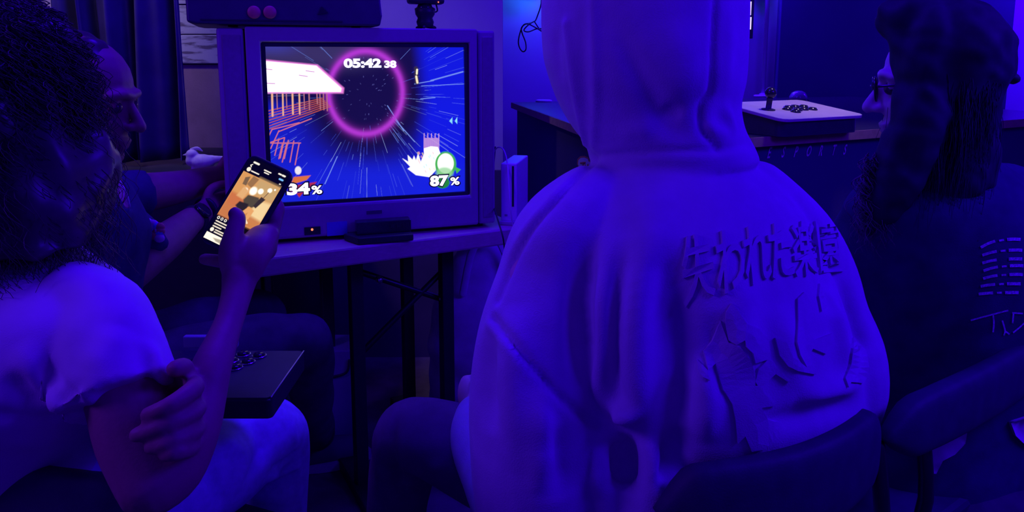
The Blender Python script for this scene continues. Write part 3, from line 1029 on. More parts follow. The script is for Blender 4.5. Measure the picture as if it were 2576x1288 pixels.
# ------------------------------------------------------------------ far wall: lamp, cable bundle, display, added pipe
lpz = PY(1336, -44, 4.70)
lamp = empty('wall_lamp', lpz, 'bright blue lamp high on the far wall', 'lamp')
obj('housing', lathe(lpz + (0, 0.05, 0), [(0.085, 0), (0.085, 0.05), (0.07, 0.06)], (0, -1, 0)), M_black, lamp)
obj('diffuser', ellipsoid(lpz + (0, -0.012, 0), (0.068, 0.02, 0.068)), mat('blue_diffuser', (0.2, 0.5, 1), emit=(0.04, 0.22, 1.0), estr=14, var=0), lamp)
pl = bpy.data.lights.new('lamp_light', 'POINT')
pl.energy, pl.color, pl.shadow_soft_size = 1.6, (0.02, 0.16, 1.0), 0.04
po = bpy.data.objects.new('lamp_light', pl)
COL.objects.link(po)
po.parent = lamp
po.location = (0, -0.07, -0.06)

yb = 4.62
cbl = [[(1362, -30), (1361, 10), (1352, 40), (1347, 52)], [(1347, 52), (1335, 58), (1318, 62), (1309, 80), (1304, 105), (1308, 122), (1316, 130), (1323, 124), (1322, 106), (1314, 85), (1312, 70), (1325, 60), (1345, 68), (1368, 82)],
       [(1347, 52), (1330, 62), (1318, 76), (1330, 80), (1352, 72), (1375, 74)], [(1345, 55), (1352, 66), (1360, 76), (1372, 80)]]
cbo = empty('cable_bundle', PY(1340, 90, yb), 'black cable bundle hanging in loops on the far blue wall', 'cable')
for q in cbl: obj('strand', sweep([PY(x, y, yb + 0.01 * math.sin(x)) for x, y in q], 0.0042, 8), M_cable_b, cbo)

dA, dB = PY(1780, -140, 4.6), PY(1894, 97, 4.6)
dis = empty('wall_display', (*((dA + dB) / 2)[:2], dB[2]), 'black framed lit display hanging on the far wall behind the hood', 'display')
obj('frame', abox(dA[0], dB[0], 4.60, 4.66, dB[2], dA[2]), M_black, dis, smooth=False, bevel=0.004)
M_lit = mat('lit_picture', (0.8, 0.8, 0.8), emit=(0.95, 0.82, 0.95), estr=1.0, var=0)
for y0, y1 in ((-90, -50), (-40, -4), (4, 38), (43, 74)):
    a_, b_ = PY(1800, y0, 4.597), PY(1889, y1, 4.597)
    obj('lit_pane', abox(a_[0], b_[0], 4.595, 4.60, b_[2], a_[2]), M_lit, dis, smooth=False)
pp = PY(1919, 240, 4.66)  # glossy pipe added to show a vertical streak of reflected light
pip = empty('streak_pipe', (pp[0], pp[1], ZC), 'added shiny pipe that carries a light streak up the far blue wall', 'pipe')
obj('tube', lathe((pp[0], pp[1], ZC), [(0.013, 0.0), (0.013, 1.6)], seg=20), mat('shiny_white_pipe', (0.7, 0.7, 0.75), 0.12, 0, spec=0.8), pip)
for z in (0.0, 1.1): obj('collar', lathe((pp[0], pp[1], ZC + z), [(0.022, 0.0), (0.022, 0.012), (0.014, 0.016)], seg=20), M_white, pip)
p2l = PY(1925, -42, 4.69)
lamp2 = empty('pipe_lamp', p2l, 'small blue lamp above the shiny pipe', 'lamp')
obj('housing', lathe(p2l + (0, 0.05, 0), [(0.05, 0), (0.05, 0.05)], (0, -1, 0)), M_black, lamp2)
obj('diffuser', ellipsoid(p2l + (0, -0.01, 0), (0.04, 0.015, 0.04)), MATS['blue_diffuser'], lamp2)

# ------------------------------------------------------------------ under the table
gb = empty('grey_bag', PZ(1215, 850, 0.0) * [1, 1, 0] + [0, 0.0, 0], 'grey cloth bag slumped under the right end of the table', 'bag')
gq = P(1215, 760, 2.45)
bagV, bagF = remesh([loft([((gq[0], gq[1], 0.01), (0.17, 0, 0), (0, 0.12, 0)), ((gq[0], gq[1], 0.2), (0.19, 0, 0), (0, 0.14, 0)), ((gq[0] - 0.01, gq[1], 0.45), (0.15, 0, 0), (0, 0.10, 0)),
                            ((gq[0] + 0.02, gq[1], 0.62), (0.10, 0, 0), (0, 0.05, 0)), ((gq[0] + 0.03, gq[1], 0.66), (0.05, 0, 0), (0, 0.02, 0))])], 0.012, 3)
bagV = ripple(bagV, bagF, 0.006, 35, 5)
M_bag = mat('grey_canvas', (0.7, 0.7, 0.66), 0.9, 0.15, 15, 0.3, 300)
gb.location = (gq[0], gq[1], 0)
obj('sack', (bagV, bagF), M_bag, gb)
obj('strap', sweep([(gq[0] - 0.06, gq[1] - 0.09, 0.5), (gq[0] - 0.02, gq[1] - 0.1, 0.66), (gq[0] + 0.06, gq[1] - 0.08, 0.66), (gq[0] + 0.1, gq[1] - 0.09, 0.5)], 0.012, 8, flat=0.3), M_bag, gb)

pw = PZ(832, 935, 0.0)
pw = P(832, 905, 2.35)
pbx = empty('power_box', (pw[0], pw[1], 0), 'pale blue box with a cable loop on the floor under the table', 'box')
M_pb = mat('pale_box', (0.2, 0.2, 0.3), 0.7, 0.1)
hb = pw[2] + 0.03
obj('carton', abox(pw[0] - 0.045, pw[0] + 0.07, pw[1], pw[1] + 0.14, 0, hb), M_pb, pbx, smooth=False, bevel=0.004)
obj('cable', sweep([(pw[0] + 0.06, pw[1] - 0.004, hb - 0.03), (pw[0] + 0.05, pw[1] - 0.006, hb - 0.07), (pw[0] + 0.0, pw[1] - 0.006, hb - 0.085), (pw[0] - 0.04, pw[1] - 0.005, hb - 0.09)], 0.004, 6), M_cable_b, pbx)

# ------------------------------------------------------------------ people: shared builders
def head_parts(c, f, up=(0, 0, 1), k=1.0):
    """head parts about c, face along f; returns parts and the local-to-room map"""
    f = nrm(f)
    up = nrm(np.asarray(up, float) - f * np.dot(up, f))
    l = np.cross(up, f)
    M = np.column_stack([f, l, up])
    c = np.asarray(c, float)

    def L(x, y, z): return c + k * (M @ np.array([x, y, z]))

    def E_(x, y, z, a, b, d): return ellipsoid(L(x, y, z), np.array([a, b, d]) * k, M)

    ps = [E_(-0.012, 0, 0.03, 0.098, 0.077, 0.088), E_(0.028, 0, -0.03, 0.062, 0.06, 0.082), E_(0.058, 0, -0.093, 0.032, 0.036, 0.022),
          sweep([L(0.086, 0, 0.012), L(0.104, 0, -0.014), L(0.112, 0, -0.028)], np.array([0.008, 0.010, 0.012]) * k, 12),
          E_(0.097, 0.011, -0.032, 0.011, 0.008, 0.008), E_(0.097, -0.011, -0.032, 0.011, 0.008, 0.008),
          sweep([L(0.070, 0.052, 0.022), L(0.085, 0.03, 0.03), L(0.088, 0, 0.026), L(0.085, -0.03, 0.03), L(0.070, -0.052, 0.022)], 0.0085 * k, 10),
          E_(0.087, 0, -0.06, 0.011, 0.024, 0.0065), E_(0.085, 0, -0.071, 0.011, 0.021, 0.0075),
          E_(0.06, 0.04, -0.025, 0.024, 0.02, 0.022), E_(0.06, -0.04, -0.025, 0.024, 0.02, 0.022),
          E_(-0.012, 0.078, -0.008, 0.018, 0.009, 0.031), E_(-0.012, -0.078, -0.008, 0.018, 0.009, 0.031),
          E_(0.076, 0.032, 0.006, 0.011, 0.015, 0.008), E_(0.076, -0.032, 0.006, 0.011, 0.015, 0.008)]
    return ps, L


M_eye = mat('eye_dark', (0.10, 0.07, 0.06), 0.2, 0.1)


def finger(pts, r):
    return sweep(pts, [r, r * 0.96, r * 0.9, r * 0.78][:len(pts)], 12, 4)


def hand_parts(w, f, s, n, curl=0.5):
    """wrist point, finger direction, thumb side, palm normal"""
    f, n = nrm(f), nrm(n)
    s = nrm(np.asarray(s) - f * np.dot(s, f))
    n = nrm(n - f * np.dot(n, f) - s * np.dot(n, s))
    w = np.asarray(w, float)
    ps = [sweep([w - 0.02 * f, w + 0.03 * f, w + 0.085 * f], [0.026, 0.036, 0.038], 16, 3, side=s, flat=0.42)]
    for i, ln in enumerate((0.072, 0.080, 0.075, 0.058)):
        b = w + f * (0.086 - 0.004 * abs(i - 1)) + s * (0.028 - 0.019 * i)
        pts, a, q = [b], 0.25 * curl, b
        for j, sg in enumerate((0.45, 0.32, 0.23)):
            a += curl * 0.75
            q = q + ln * sg * (f * math.cos(a) + n * math.sin(a))
            pts.append(q)
        ps.append(finger(pts, 0.0092 - 0.0006 * i))
    b = w + 0.025 * f + 0.026 * s
    ps.append(finger([b, b + 0.032 * nrm(f * 0.6 + s * 0.8 + n * 0.3), b + 0.058 * nrm(f * 0.85 + s * 0.6 + n * 0.5), b + 0.078 * nrm(f + s * 0.35 + n * 0.6)], 0.0115))
    return ps


def strands(roots, outs, n_pts, length, out, curl_r, turns, thick, seed, down=(0, 0, -1), jit=0.02, pull=None):
    """hair as thin three-sided tubes in one mesh"""
    r = np.random.default_rng(seed)
    n = len(roots)
    t = np.linspace(0, 1, n_pts)[None, :, None]
    Ln = (length * r.uniform(0.75, 1.12, n))[:, None, None]
    down = np.asarray(down, float)
    o = outs[:, None, :]
    base = roots[:, None, :] + o * out * (1 - np.exp(-4 * t)) + down * Ln * t ** 1.35
    base = base + (r.normal(size=(n, 1, 3)) * jit) * t
    if pull is not None: base = base + np.asarray(pull)[None, None, :] * t ** 2
    ph = r.uniform(0, 6.28, n)[:, None, None]
    tw = (turns * r.uniform(0.7, 1.3, n))[:, None, None]
    cr_ = curl_r * r.uniform(0.5, 1.3, n)[:, None, None] * np.clip(t * 4, 0, 1)
    e1 = nrm((1, 0.2, 0)); e2 = nrm((-0.2, 1, 0))
    path = base + cr_ * (np.cos(6.283 * tw * t + ph) * e1 + np.sin(6.283 * tw * t + ph) * e2)
    T_ = np.gradient(path, axis=1)
    T_ /= np.maximum(np.linalg.norm(T_, axis=2, keepdims=True), 1e-9)
    ref = np.array([0.31, 0.52, 0.79])
    u = np.cross(T_, ref)
    u /= np.maximum(np.linalg.norm(u, axis=2, keepdims=True), 1e-9)
    v = np.cross(T_, u)
    th = thick * (1 - 0.6 * t)
    rings = [path + th * (math.cos(a) * u + math.sin(a) * v) for a in (0, 2.094, 4.189)]
    V = np.stack(rings, 2).reshape(-1, 3)
    idx = np.arange(n * n_pts * 3).reshape(n, n_pts, 3)
    quads = []
    for k in range(3):
        k2 = (k + 1) % 3
        quads.append(np.stack([idx[:, :-1, k], idx[:, :-1, k2], idx[:, 1:, k2], idx[:, 1:, k]], -1).reshape(-1, 4))
    return V, np.vstack(quads)


def scalp(c, r, n, seed, f, zmin=-0.35, face=0.45):
    """points on a head: not on the face"""
    g = np.random.default_rng(seed)
    d = g.normal(size=(n * 4, 3))
    d /= np.linalg.norm(d, axis=1)[:, None]
    keep = (d[:, 2] > zmin) & ~((d @ nrm(f) > face) & (d[:, 2] < 0.72))
    d = d[keep][:n]
    return np.asarray(c) + d * np.asarray(r), d


def lay(surf, V2, Fs, quad, lift, sink):
    """lay a flat shape (unit square coordinates + z sign) onto the cloth seen at a photo quad TL,TR,BR,BL"""
    out = []
    TL, TR, BR, BL_ = (np.array(q, float) for q in quad)
    for x, y, z in V2:
        q = (1 - y) * ((1 - x) * BL_ + x * BR) + y * ((1 - x) * TL + x * TR)
        h = surf.hit(*q)
        if h is None:
            out.append(None)
            continue
        n = h[1] if np.dot(h[1], h[0] - (0, 0, EYE)) < 0 else -h[1]
        out.append(h[0] + n * (lift if z >= 0 else -sink))
    ok = [i for i, q in enumerate(out) if q is not None]
    mp_ = {i: k for k, i in enumerate(ok)}
    return np.array([out[i] for i in ok]), [tuple(mp_[i] for i in f) for f in Fs if all(i in mp_ for i in f)]


def lay_poly(surf, pts, lift, sink, n_smooth=0):
    """closed pixel outline -> raised flat relief on the cloth (fan of a filled polygon)"""
    pts = np.array(pts, float)
    dense = []
    for i in range(len(pts)):
        a_, b_ = pts[i], pts[(i + 1) % len(pts)]
        m_ = max(1, int(np.linalg.norm(b_ - a_) / 12))
        for k in range(m_): dense.append(a_ + (b_ - a_) * k / m_)
    bm = bmesh.new()
    vs = [bm.verts.new((x, y, 0)) for x, y in dense]
    f_ = bm.faces.new(vs)
    bmesh.ops.triangulate(bm, faces=[f_])
    bmesh.ops.subdivide_edges(bm, edges=[e for e in bm.edges if e.calc_length() > 18], cuts=1)
    bmesh.ops.triangulate(bm, faces=bm.faces[:])
    bm.verts.index_update()
    V = np.array([v.co[:] for v in bm.verts])
    Fs = [tuple(v.index for v in q.verts) for q in bm.faces]
    bd_ = [e for e in bm.edges if e.is_boundary]
    be = [(e.verts[0].index, e.verts[1].index) for e in bd_]
    bm.free()
    top, bot = [], []
    for x, y, _ in V:
        h = surf.hit(x, y)
        if h is None:
            top.append(None); bot.append(None)
            continue
        n = h[1] if np.dot(h[1], h[0] - (0, 0, EYE)) < 0 else -h[1]
        top.append(h[0] + n * lift)
        bot.append(h[0] - n * sink)
    ok = [i for i, q in enumerate(top) if q is not None]
    mp_ = {i: k for k, i in enumerate(ok)}
    n0 = len(ok)
    VV = np.array([top[i] for i in ok] + [bot[i] for i in ok])
    FF = [tuple(mp_[i] for i in f) for f in Fs if all(i in mp_ for i in f)]
    FF += [(mp_[a_], mp_[b_], mp_[b_] + n0, mp_[a_] + n0) for a_, b_ in be if a_ in mp_ and b_ in mp_]
    return VV, FF


def axes(f):
    f = nrm(np.array([f[0], f[1], 0.0]))
    return f, np.array([f[1], -f[0], 0.0])      # facing, the person's right


# ------------------------------------------------------------------ chairs
def chair(pa, pb, t, label, width=0.46, top=0.745, low=0.62):
    """pa, pb: photo points on the level top edge of the backrest, left to right; t: where its middle lies on that line"""
    qa, qb = PZ(*pa, top), PZ(*pb, top)
    r = nrm(qb - qa)
    f = np.array([-r[1], r[0], 0.0])
    c = (qa + (qb - qa) * t) * [1, 1, 0]
    e = empty('padded_chair', c + f * 0.22, label, 'chair', 'padded chairs in front of the television')
    h = width / 2
    secs = []
    for k in range(13):
        s = -1 + 2 * k / 12
        mid = c + r * h * s + f * (0.05 * s * s * (0.4 if width > 0.6 else 1.0)) + (0, 0, (top + low) / 2)
        hh = (top - low) / 2 * (max(0.0, 1 - abs(s) ** 7) ** 0.5 * 0.96 + 0.04)
        secs.append((mid, f * (0.021 if abs(s) < 0.99 else 0.008), np.array([0, 0, hh])))
    obj('backrest', loft(secs, 28, 3, 3.0), M_chair, e)
    sc = c + f * 0.21
    sh = min(h, 0.23)
    ro_ = rounded(-sh, sh, -0.18, 0.18, 0.05)
    obj('seat', prism([sc + r * a_ + f * b_ + (0, 0, 0.415) for a_, b_ in ro_], (0, 0, 0.045)), M_chair, e, smooth=False, bevel=0.012)
    for s in (-1, 1):
        obj('leg', sweep([c + r * s * (sh - 0.02) - f * 0.03, c + r * s * (sh - 0.02) + f * 0.03 + (0, 0, 0.40), c + r * s * (sh - 0.02) + f * 0.012 + (0, 0, 0.55),
                          c + r * s * (sh - 0.02) + f * 0.03 + (0, 0, 0.68)], 0.0115, 10), M_metal, e)
        obj('leg', sweep([c + r * s * (sh - 0.01) + f * 0.40, c + r * s * (sh - 0.03) + f * 0.36 + (0, 0, 0.41)], 0.0115, 10, 1), M_metal, e)
        obj('seat_rail', sweep([c + r * s * (sh - 0.025) + f * 0.03 + (0, 0, 0.40), c + r * s * (sh - 0.025) + f * 0.37 + (0, 0, 0.405)], 0.011, 8, 1), M_metal, e)
    return e


chair((1700, 1228), (2272, 1036), 0.53, 'black padded chair under the hooded player', 0.41)
chair((2250, 1040), (2576, 862), 0.80, 'black padded chair under the long haired player in black', 0.70, 0.745, 0.645)
chair((0, 1158), (350, 1262), -0.12, 'black padded chair under the phone user in the white shirt', 0.46, 0.742, 0.60)

# ------------------------------------------------------------------ the hooded player
f3, r3 = axes((-0.40, 0.92))
hp = empty('person', (0.30, 1.3, 0.0), 'seated person in a pale hoodie with the hood up, seen from behind', 'person')


def sec(px, py, d, a, b, f, r, tilt=0.0):
    return (P(px, py, d), r * a, (f + np.array([0, 0, tilt])) * b)


tor = [sec(1690, 378, 1.14, 0.100, 0.085, f3, r3), sec(1692, 415, 1.135, 0.125, 0.10, f3, r3), sec(1700, 460, 1.13, 0.158, 0.12, f3, r3),
       sec(1712, 530, 1.125, 0.192, 0.14, f3, r3), sec(1722, 620, 1.12, 0.212, 0.155, f3, r3), sec(1750, 780, 1.12, 0.235, 0.17, f3, r3),
       sec(1790, 930, 1.13, 0.240, 0.17, f3, r3), sec(1815, 1060, 1.16, 0.235, 0.165, f3, r3), sec(1815, 1180, 1.19, 0.22, 0.155, f3, r3),
       sec(1800, 1330, 1.21, 0.21, 0.15, f3, r3), sec(1790, 1440, 1.22, 0.20, 0.15, f3, r3)]
hood = []
for y, xl, xr, d, kb in ((-258, 1600, 1640, 1.15, 1.0), (-240, 1500, 1730, 1.15, 0.95), (-170, 1410, 1822, 1.15, 0.95), (-80, 1372, 1862, 1.15, 0.98), (0, 1362, 1874, 1.15, 0.98),
                         (130, 1365, 1869, 1.145, 0.97), (200, 1380, 1866, 1.14, 0.93), (260, 1402, 1856, 1.14, 0.88), (320, 1436, 1868, 1.135, 0.82), (365, 1470, 1892, 1.13, 0.78), (405, 1480, 1908, 1.13, 0.75)):
    hw = (xr - xl) / 2 / F * d
    hood.append((P((xl + xr) / 2, y, d), np.array([hw, 0, 0]), np.array([0, hw * kb, 0])))
larm = sweep([P(1490, 530, 1.09), P(1420, 610, 1.06), P(1382, 720, 1.05), P(1352, 850, 1.035), P(1338, 1000, 1.03), P(1345, 1140, 1.03), P(1352, 1250, 1.05), P(1330, 1320, 1.10)],
             [0.070, 0.078, 0.078, 0.084, 0.090, 0.092, 0.09, 0.08], 24, 4)
lfore = sweep([P(1340, 1290, 1.08), P(1270, 1220, 1.22), P(1205, 1110, 1.38), P(1200, 1050, 1.46)], [0.085, 0.066, 0.055, 0.045], 20, 4)
rarm = sweep([P(1890, 510, 1.18), P(1968, 605, 1.21), P(2018, 700, 1.22), P(2046, 800, 1.21), P(2085, 920, 1.20), P(2072, 1010, 1.23), P(1980, 1090, 1.40), P(1750, 1110, 1.60)],
             [0.07, 0.082, 0.084, 0.084, 0.09, 0.084, 0.065, 0.05], 24, 4)
bag = [sweep([P(1480, 1010, 1.03), P(1512, 1090, 1.0), P(1508, 1180, 0.99), P(1525, 1290, 1.0), P(1540, 1380, 1.05)], [0.04, 0.032, 0.03, 0.034, 0.05], 16, 4),
       sweep([P(1590, 1000, 1.02), P(1625, 1090, 0.99), P(1645, 1190, 0.98), P(1620, 1290, 0.99), P(1580, 1360, 1.03)], [0.04, 0.034, 0.036, 0.04, 0.05], 16, 4),
       ellipsoid(P(1568, 1175, 1.02), (0.06, 0.034, 0.10)), ellipsoid(P(1570, 1320, 1.06), (0.07, 0.04, 0.06))]
hV, hF = remesh([loft(tor, 48, 4, 2.2), loft(hood, 48, 4, 2.05), larm, lfore, rarm] + bag, 0.0055, 7, 0.6)
# the cloth: broad hanging folds first, then seams
hood_folds = [
    ([(1527, 30), (1580, 130), (1640, 240), (1690, 320), (1760, 350)], 0.016, -0.008),
    ([(1492, 0), (1496, 190), (1494, 365)], 0.008, 0.005),
    ([(1460, 20), (1468, 180), (1486, 330)], 0.010, -0.005),
    ([(1424, 60), (1448, 240), (1476, 375)], 0.007, 0.005),
    ([(1400, 60), (1420, 220)], 0.010, -0.004),
    ([(1680, 40), (1720, 150), (1740, 260)], 0.03, 0.006),
    ([(1668, 262), (1695, 280), (1720, 288)], 0.010, -0.006),
    ([(1835, 0), (1830, 150), (1815, 250)], 0.016, 0.006),
    ([(1812, 262), (1835, 300), (1850, 350)], 0.010, 0.006),
    ([(1770, 300), (1800, 330), (1850, 345)], 0.010, 0.005),
    ([(1550, 350), (1600, 330), (1650, 335)], 0.014, 0.004),
    ([(1801, -30), (1793, 100), (1787, 222), (1762, 265), (1766, 325), (1805, 372)], 0.0055, -0.0055),
    ([(1814, -30), (1806, 100), (1800, 222), (1778, 270), (1782, 325)], 0.012, 0.002),
    ([(1490, 398), (1560, 390), (1640, 383), (1740, 380), (1820, 377), (1896, 358)], 0.006, -0.0045),
    ([(1490, 410), (1560, 403), (1640, 397), (1740, 394), (1820, 391), (1900, 372)], 0.010, 0.002),
]
body_folds = [
    ([(1530, 520), (1522, 740), (1514, 920), (1500, 1060)], 0.022, 0.013),
    ([(1480, 580), (1462, 780), (1470, 980)], 0.020, -0.009),
    ([(1572, 600), (1558, 840), (1560, 1040)], 0.016, -0.010),
    ([(1640, 520), (1602, 760), (1598, 950), (1635, 1120)], 0.020, 0.014),
    ([(1690, 600), (1702, 820), (1715, 1000), (1690, 1180)], 0.024, -0.018),
    ([(1770, 880), (1775, 1000), (1760, 1120)], 0.018, 0.012),
    ([(1560, 1085), (1568, 1130), (1568, 1190), (1560, 1240)], 0.018, -0.016),
    ([(1512, 1050), (1494, 1130), (1492, 1200), (1505, 1260)], 0.013, 0.006),
    ([(1535, 1045), (1575, 1040), (1605, 1060)], 0.013, 0.014),
    ([(1612, 1060), (1640, 1130), (1650, 1200), (1640, 1270)], 0.015, 0.006),
    ([(1700, 1060), (1690, 1160), (1670, 1250)], 0.016, -0.012),
    ([(1300, 760), (1290, 900), (1300, 1050), (1310, 1200)], 0.026, 0.012),
    ([(1235, 820), (1225, 960), (1240, 1100)], 0.020, -0.008),
    ([(1400, 1060), (1410, 1160), (1420, 1260)], 0.020, -0.010),
    ([(1360, 960), (1365, 1100), (1370, 1250)], 0.018, 0.009),
    ([(1600, 470), (1640, 560), (1650, 680)], 0.035, 0.006),
    ([(1850, 640), (1860, 800), (1880, 960)], 0.030, 0.007),
    ([(1800, 780), (1805, 900), (1830, 1020)], 0.020, -0.007),
    ([(2120, 700), (2150, 820), (2180, 900)], 0.016, -0.009),
    ([(2080, 700), (2110, 830), (2130, 950)], 0.018, 0.008),
    ([(2040, 560), (2080, 700), (2090, 800)], 0.022, -0.008),
    ([(1960, 760), (1980, 880), (2010, 990)], 0.022, 0.007),
    ([(2000, 1010), (2090, 985), (2170, 960)], 0.018, 0.009),
    ([(1900, 1080), (2040, 1040), (2180, 1010)], 0.016, -0.008),
    ([(1560, 450), (1480, 500), (1400, 590), (1340, 680)], 0.035, 0.004),
    # seams
    ([(1240, 802), (1285, 860), (1330, 914), (1380, 972), (1430, 1020), (1498, 1066)], 0.0058, -0.008),
    ([(1232, 812), (1277, 870), (1322, 926), (1372, 984), (1420, 1032)], 0.008, 0.004),
    ([(1500, 402), (1450, 450), (1405, 500), (1350, 560), (1310, 620), (1278, 690), (1252, 755)], 0.0065, -0.0065),
    ([(1488, 408), (1440, 450), (1392, 500), (1338, 562), (1296, 622), (1266, 690)], 0.010, 0.005),
]
hV = ripple(hV, hF, 0.0016, 26, 2)
hV = folds(hV, hF, hood_folds + [(a_, b_, c_ * (1.45 if b_ > 0.011 else 1.0)) for a_, b_, c_ in body_folds])
hoodie = obj('hoodie', (hV, hF), M_hoodie, hp)
hs = Surf(hV, hF)
# raised lettering
quad_x = [(1712, 1798), (1797, 1872), (1864, 1936), (1928, 1992), (1986, 2052), (2050, 2118)]
quad_top = [(596, 585), (584, 576), (574, 566), (566, 558), (560, 556), (557, 548)]
quad_bot = [(775, 742), (746, 722), (722, 704), (705, 694), (700, 690), (690, 682)]
M_relief = mat('raised_fleece_print', (0.55, 0.53, 0.57), 0.85, 0.05, 40, 0.3, 600, spec=0.15)
M_glyph = MATS['raised_fleece_print']
for ch, (xa, xb), (ta, tb_), (ba, bb) in zip('失われた楽園', quad_x, quad_top, quad_bot):
    V2, Fs = text_vf(ch, 0.012, 0.05, 3)
    lo, hi = V2.min(0), V2.max(0)
    V2 = np.column_stack([(V2[:, 0] - lo[0]) / (hi[0] - lo[0]), (V2[:, 1] - lo[1]) / (hi[1] - lo[1]), V2[:, 2]])
    dx = 22
    g = lay(hs, V2, Fs, ((xa - 4, ta), (xb - 10, tb_), (xb + 2, bb), (xa + 10, ba)), 0.0042, 0.004)
    obj('raised_character', g, M_relief, hoodie, smooth=False)


def c3(pts): return [(1600 + x / 1.84, 480 + y / 1.84) for x, y in pts]


relief = [
    [(440, 520), (470, 560), (505, 615), (560, 640), (605, 695), (615, 770), (660, 830), (705, 885), (640, 845), (595, 885), (560, 905), (545, 880), (560, 820), (600, 780), (545, 795), (535, 750), (505, 720), (500, 690),
     (465, 712), (430, 690), (412, 610), (415, 560)],
    [(390, 600), (350, 690), (310, 740), (330, 830), (360, 800), (395, 920), (440, 985), (455, 1060), (465, 1165), (500, 1130), (530, 1200), (590, 1190), (680, 1110), (650, 1070), (600, 1050), (575, 1000), (640, 990),
     (590, 940), (570, 900), (545, 900), (545, 840), (520, 780), (480, 720), (430, 700)],
    [(740, 500), (770, 470), (800, 520), (775, 590), (800, 640), (820, 690), (900, 660), (910, 720), (870, 755), (810, 730), (790, 760), (825, 850), (790, 835), (750, 760), (735, 700), (740, 600)],
    [(640, 680), (690, 700), (720, 770), (760, 800), (820, 850), (740, 830), (700, 810), (660, 760)],
    [(1000, 680), (1060, 740), (1075, 840), (1040, 890), (1010, 850), (975, 910), (960, 870), (985, 800)],
    [(840, 430), (860, 470), (880, 540), (850, 560), (835, 490)],
    [(285, 780), (325, 830), (335, 880), (310, 865), (290, 830)],
]
for q in relief:
    g = lay_poly(hs, c3(q), 0.0036, 0.004)
    obj('raised_motif', g, M_relief, hoodie, smooth=False)

ps, HL = head_parts(P(1612, 60, 1.20), (-0.40, 0.92, -0.1), k=0.98)
bodyparts = ps + [sweep([P(1660, 260, 1.17), P(1690, 430, 1.15)], [0.055, 0.058]),
                  loft([(q[0], q[1] * 0.8, q[2] * 0.75) for q in tor[2:]], 32, 3),
                  sweep([P(1470, 520, 1.08), P(1350, 700, 1.04), P(1345, 1140, 1.03)], [0.05, 0.05, 0.043]),
                  sweep([P(1345, 1140, 1.03), P(1330, 1290, 1.09), P(1205, 1110, 1.38), P(1195, 1020, 1.50)], [0.043, 0.04, 0.03, 0.024])]
hw_ = P(1195, 1022, 1.50)
bodyparts += hand_parts(hw_, nrm((-0.25, 0.85, -0.1)), (0.1, 0.2, 1), (0.9, 0.2, -0.2), 0.8)
obj('body', remesh(bodyparts, 0.005, 3), M_skin2, hp)
legL = sweep([P(1740, 1400, 1.24), P(1400, 1240, 1.38), P(1066, 1098, 1.50), P(1020, 1140, 1.56), P(1000, 1290, 1.60), P(990, 1600, 1.62), P(985, 1830, 1.60)],
             [0.105, 0.098, 0.078, 0.073, 0.066, 0.06, 0.058], 24, 5)
hip = P(1850, 1390, 1.32)
legR = sweep([hip, hip + (-0.2, 0.26, 0.03), hip + (-0.33, 0.47, 0.05), hip + (-0.36, 0.52, -0.05), hip + (-0.36, 0.55, -0.33)], [0.10, 0.095, 0.078, 0.072, 0.058], 24, 5)
tV, tF = remesh([legL, legR, ellipsoid(P(1790, 1420, 1.24), (0.19, 0.14, 0.10))], 0.008, 4)
tV = ripple(tV, tF, 0.0025, 30, 9)
tV = folds(tV, tF, [([(1010, 1030), (985, 1100), (1000, 1200), (1040, 1288)], 0.012, -0.010), ([(960, 1090), (955, 1180), (960, 1270)], 0.012, 0.006), ([(1090, 1150), (1120, 1230)], 0.02, 0.006)])
obj('trousers', (tV, tF), M_greytrouser, hp)
for a_ in (P(985, 1850, 1.60), hip + (-0.36, 0.55, -0.3)):
    obj('shoe', remesh([sweep([(a_[0] + 0.02, a_[1] - 0.06, 0.045), (a_[0] - 0.06, a_[1] + 0.12, 0.038)], [0.042, 0.034]), sweep([(a_[0] + 0.01, a_[1] - 0.03, 0.06), (a_[0], a_[1], 0.12)], [0.04, 0.04])], 0.006, 3), M_black, hp)

# ------------------------------------------------------------------ the phone user in the white shirt
f1, r1 = axes((0.39, 0.92))
p1 = empty('person', (-0.62, 1.0, 0.0), 'seated person with long dark curls and white shirt holding a phone', 'person')
t1 = [sec(72, 628, 0.99, 0.062, 0.058, f1, r1), sec(60, 668, 0.985, 0.11, 0.075, f1, r1), sec(48, 705, 0.98, 0.155, 0.092, f1, r1), sec(36, 760, 0.975, 0.180, 0.108, f1, r1),
      sec(26, 850, 0.97, 0.178, 0.115, f1, r1), sec(10, 960, 0.97, 0.160, 0.115, f1, r1), sec(-12, 1070, 1.0, 0.150, 0.105, f1, r1), sec(-24, 1180, 1.05, 0.156, 0.11, f1, r1), sec(-26, 1300, 1.08, 0.16, 0.115, f1, r1)]
slv = sweep([P(165, 745, 0.95), P(250, 800, 0.93), P(276, 870, 0.905), P(290, 940, 0.89), P(303, 1008, 0.875)], [0.050, 0.056, 0.062, 0.065, 0.067], 24, 4, cap=False)
slv2 = sweep([P(-100, 720, 1.0), P(-190, 800, 1.04), P(-190, 960, 1.08)], [0.058, 0.06, 0.062], 20, 4, cap=False)
sV, sF = remesh([loft(t1, 44, 4, 2.2), slv, slv2], 0.0055, 5, 0.5)
sV = ripple(sV, sF, 0.0014, 28, 4)
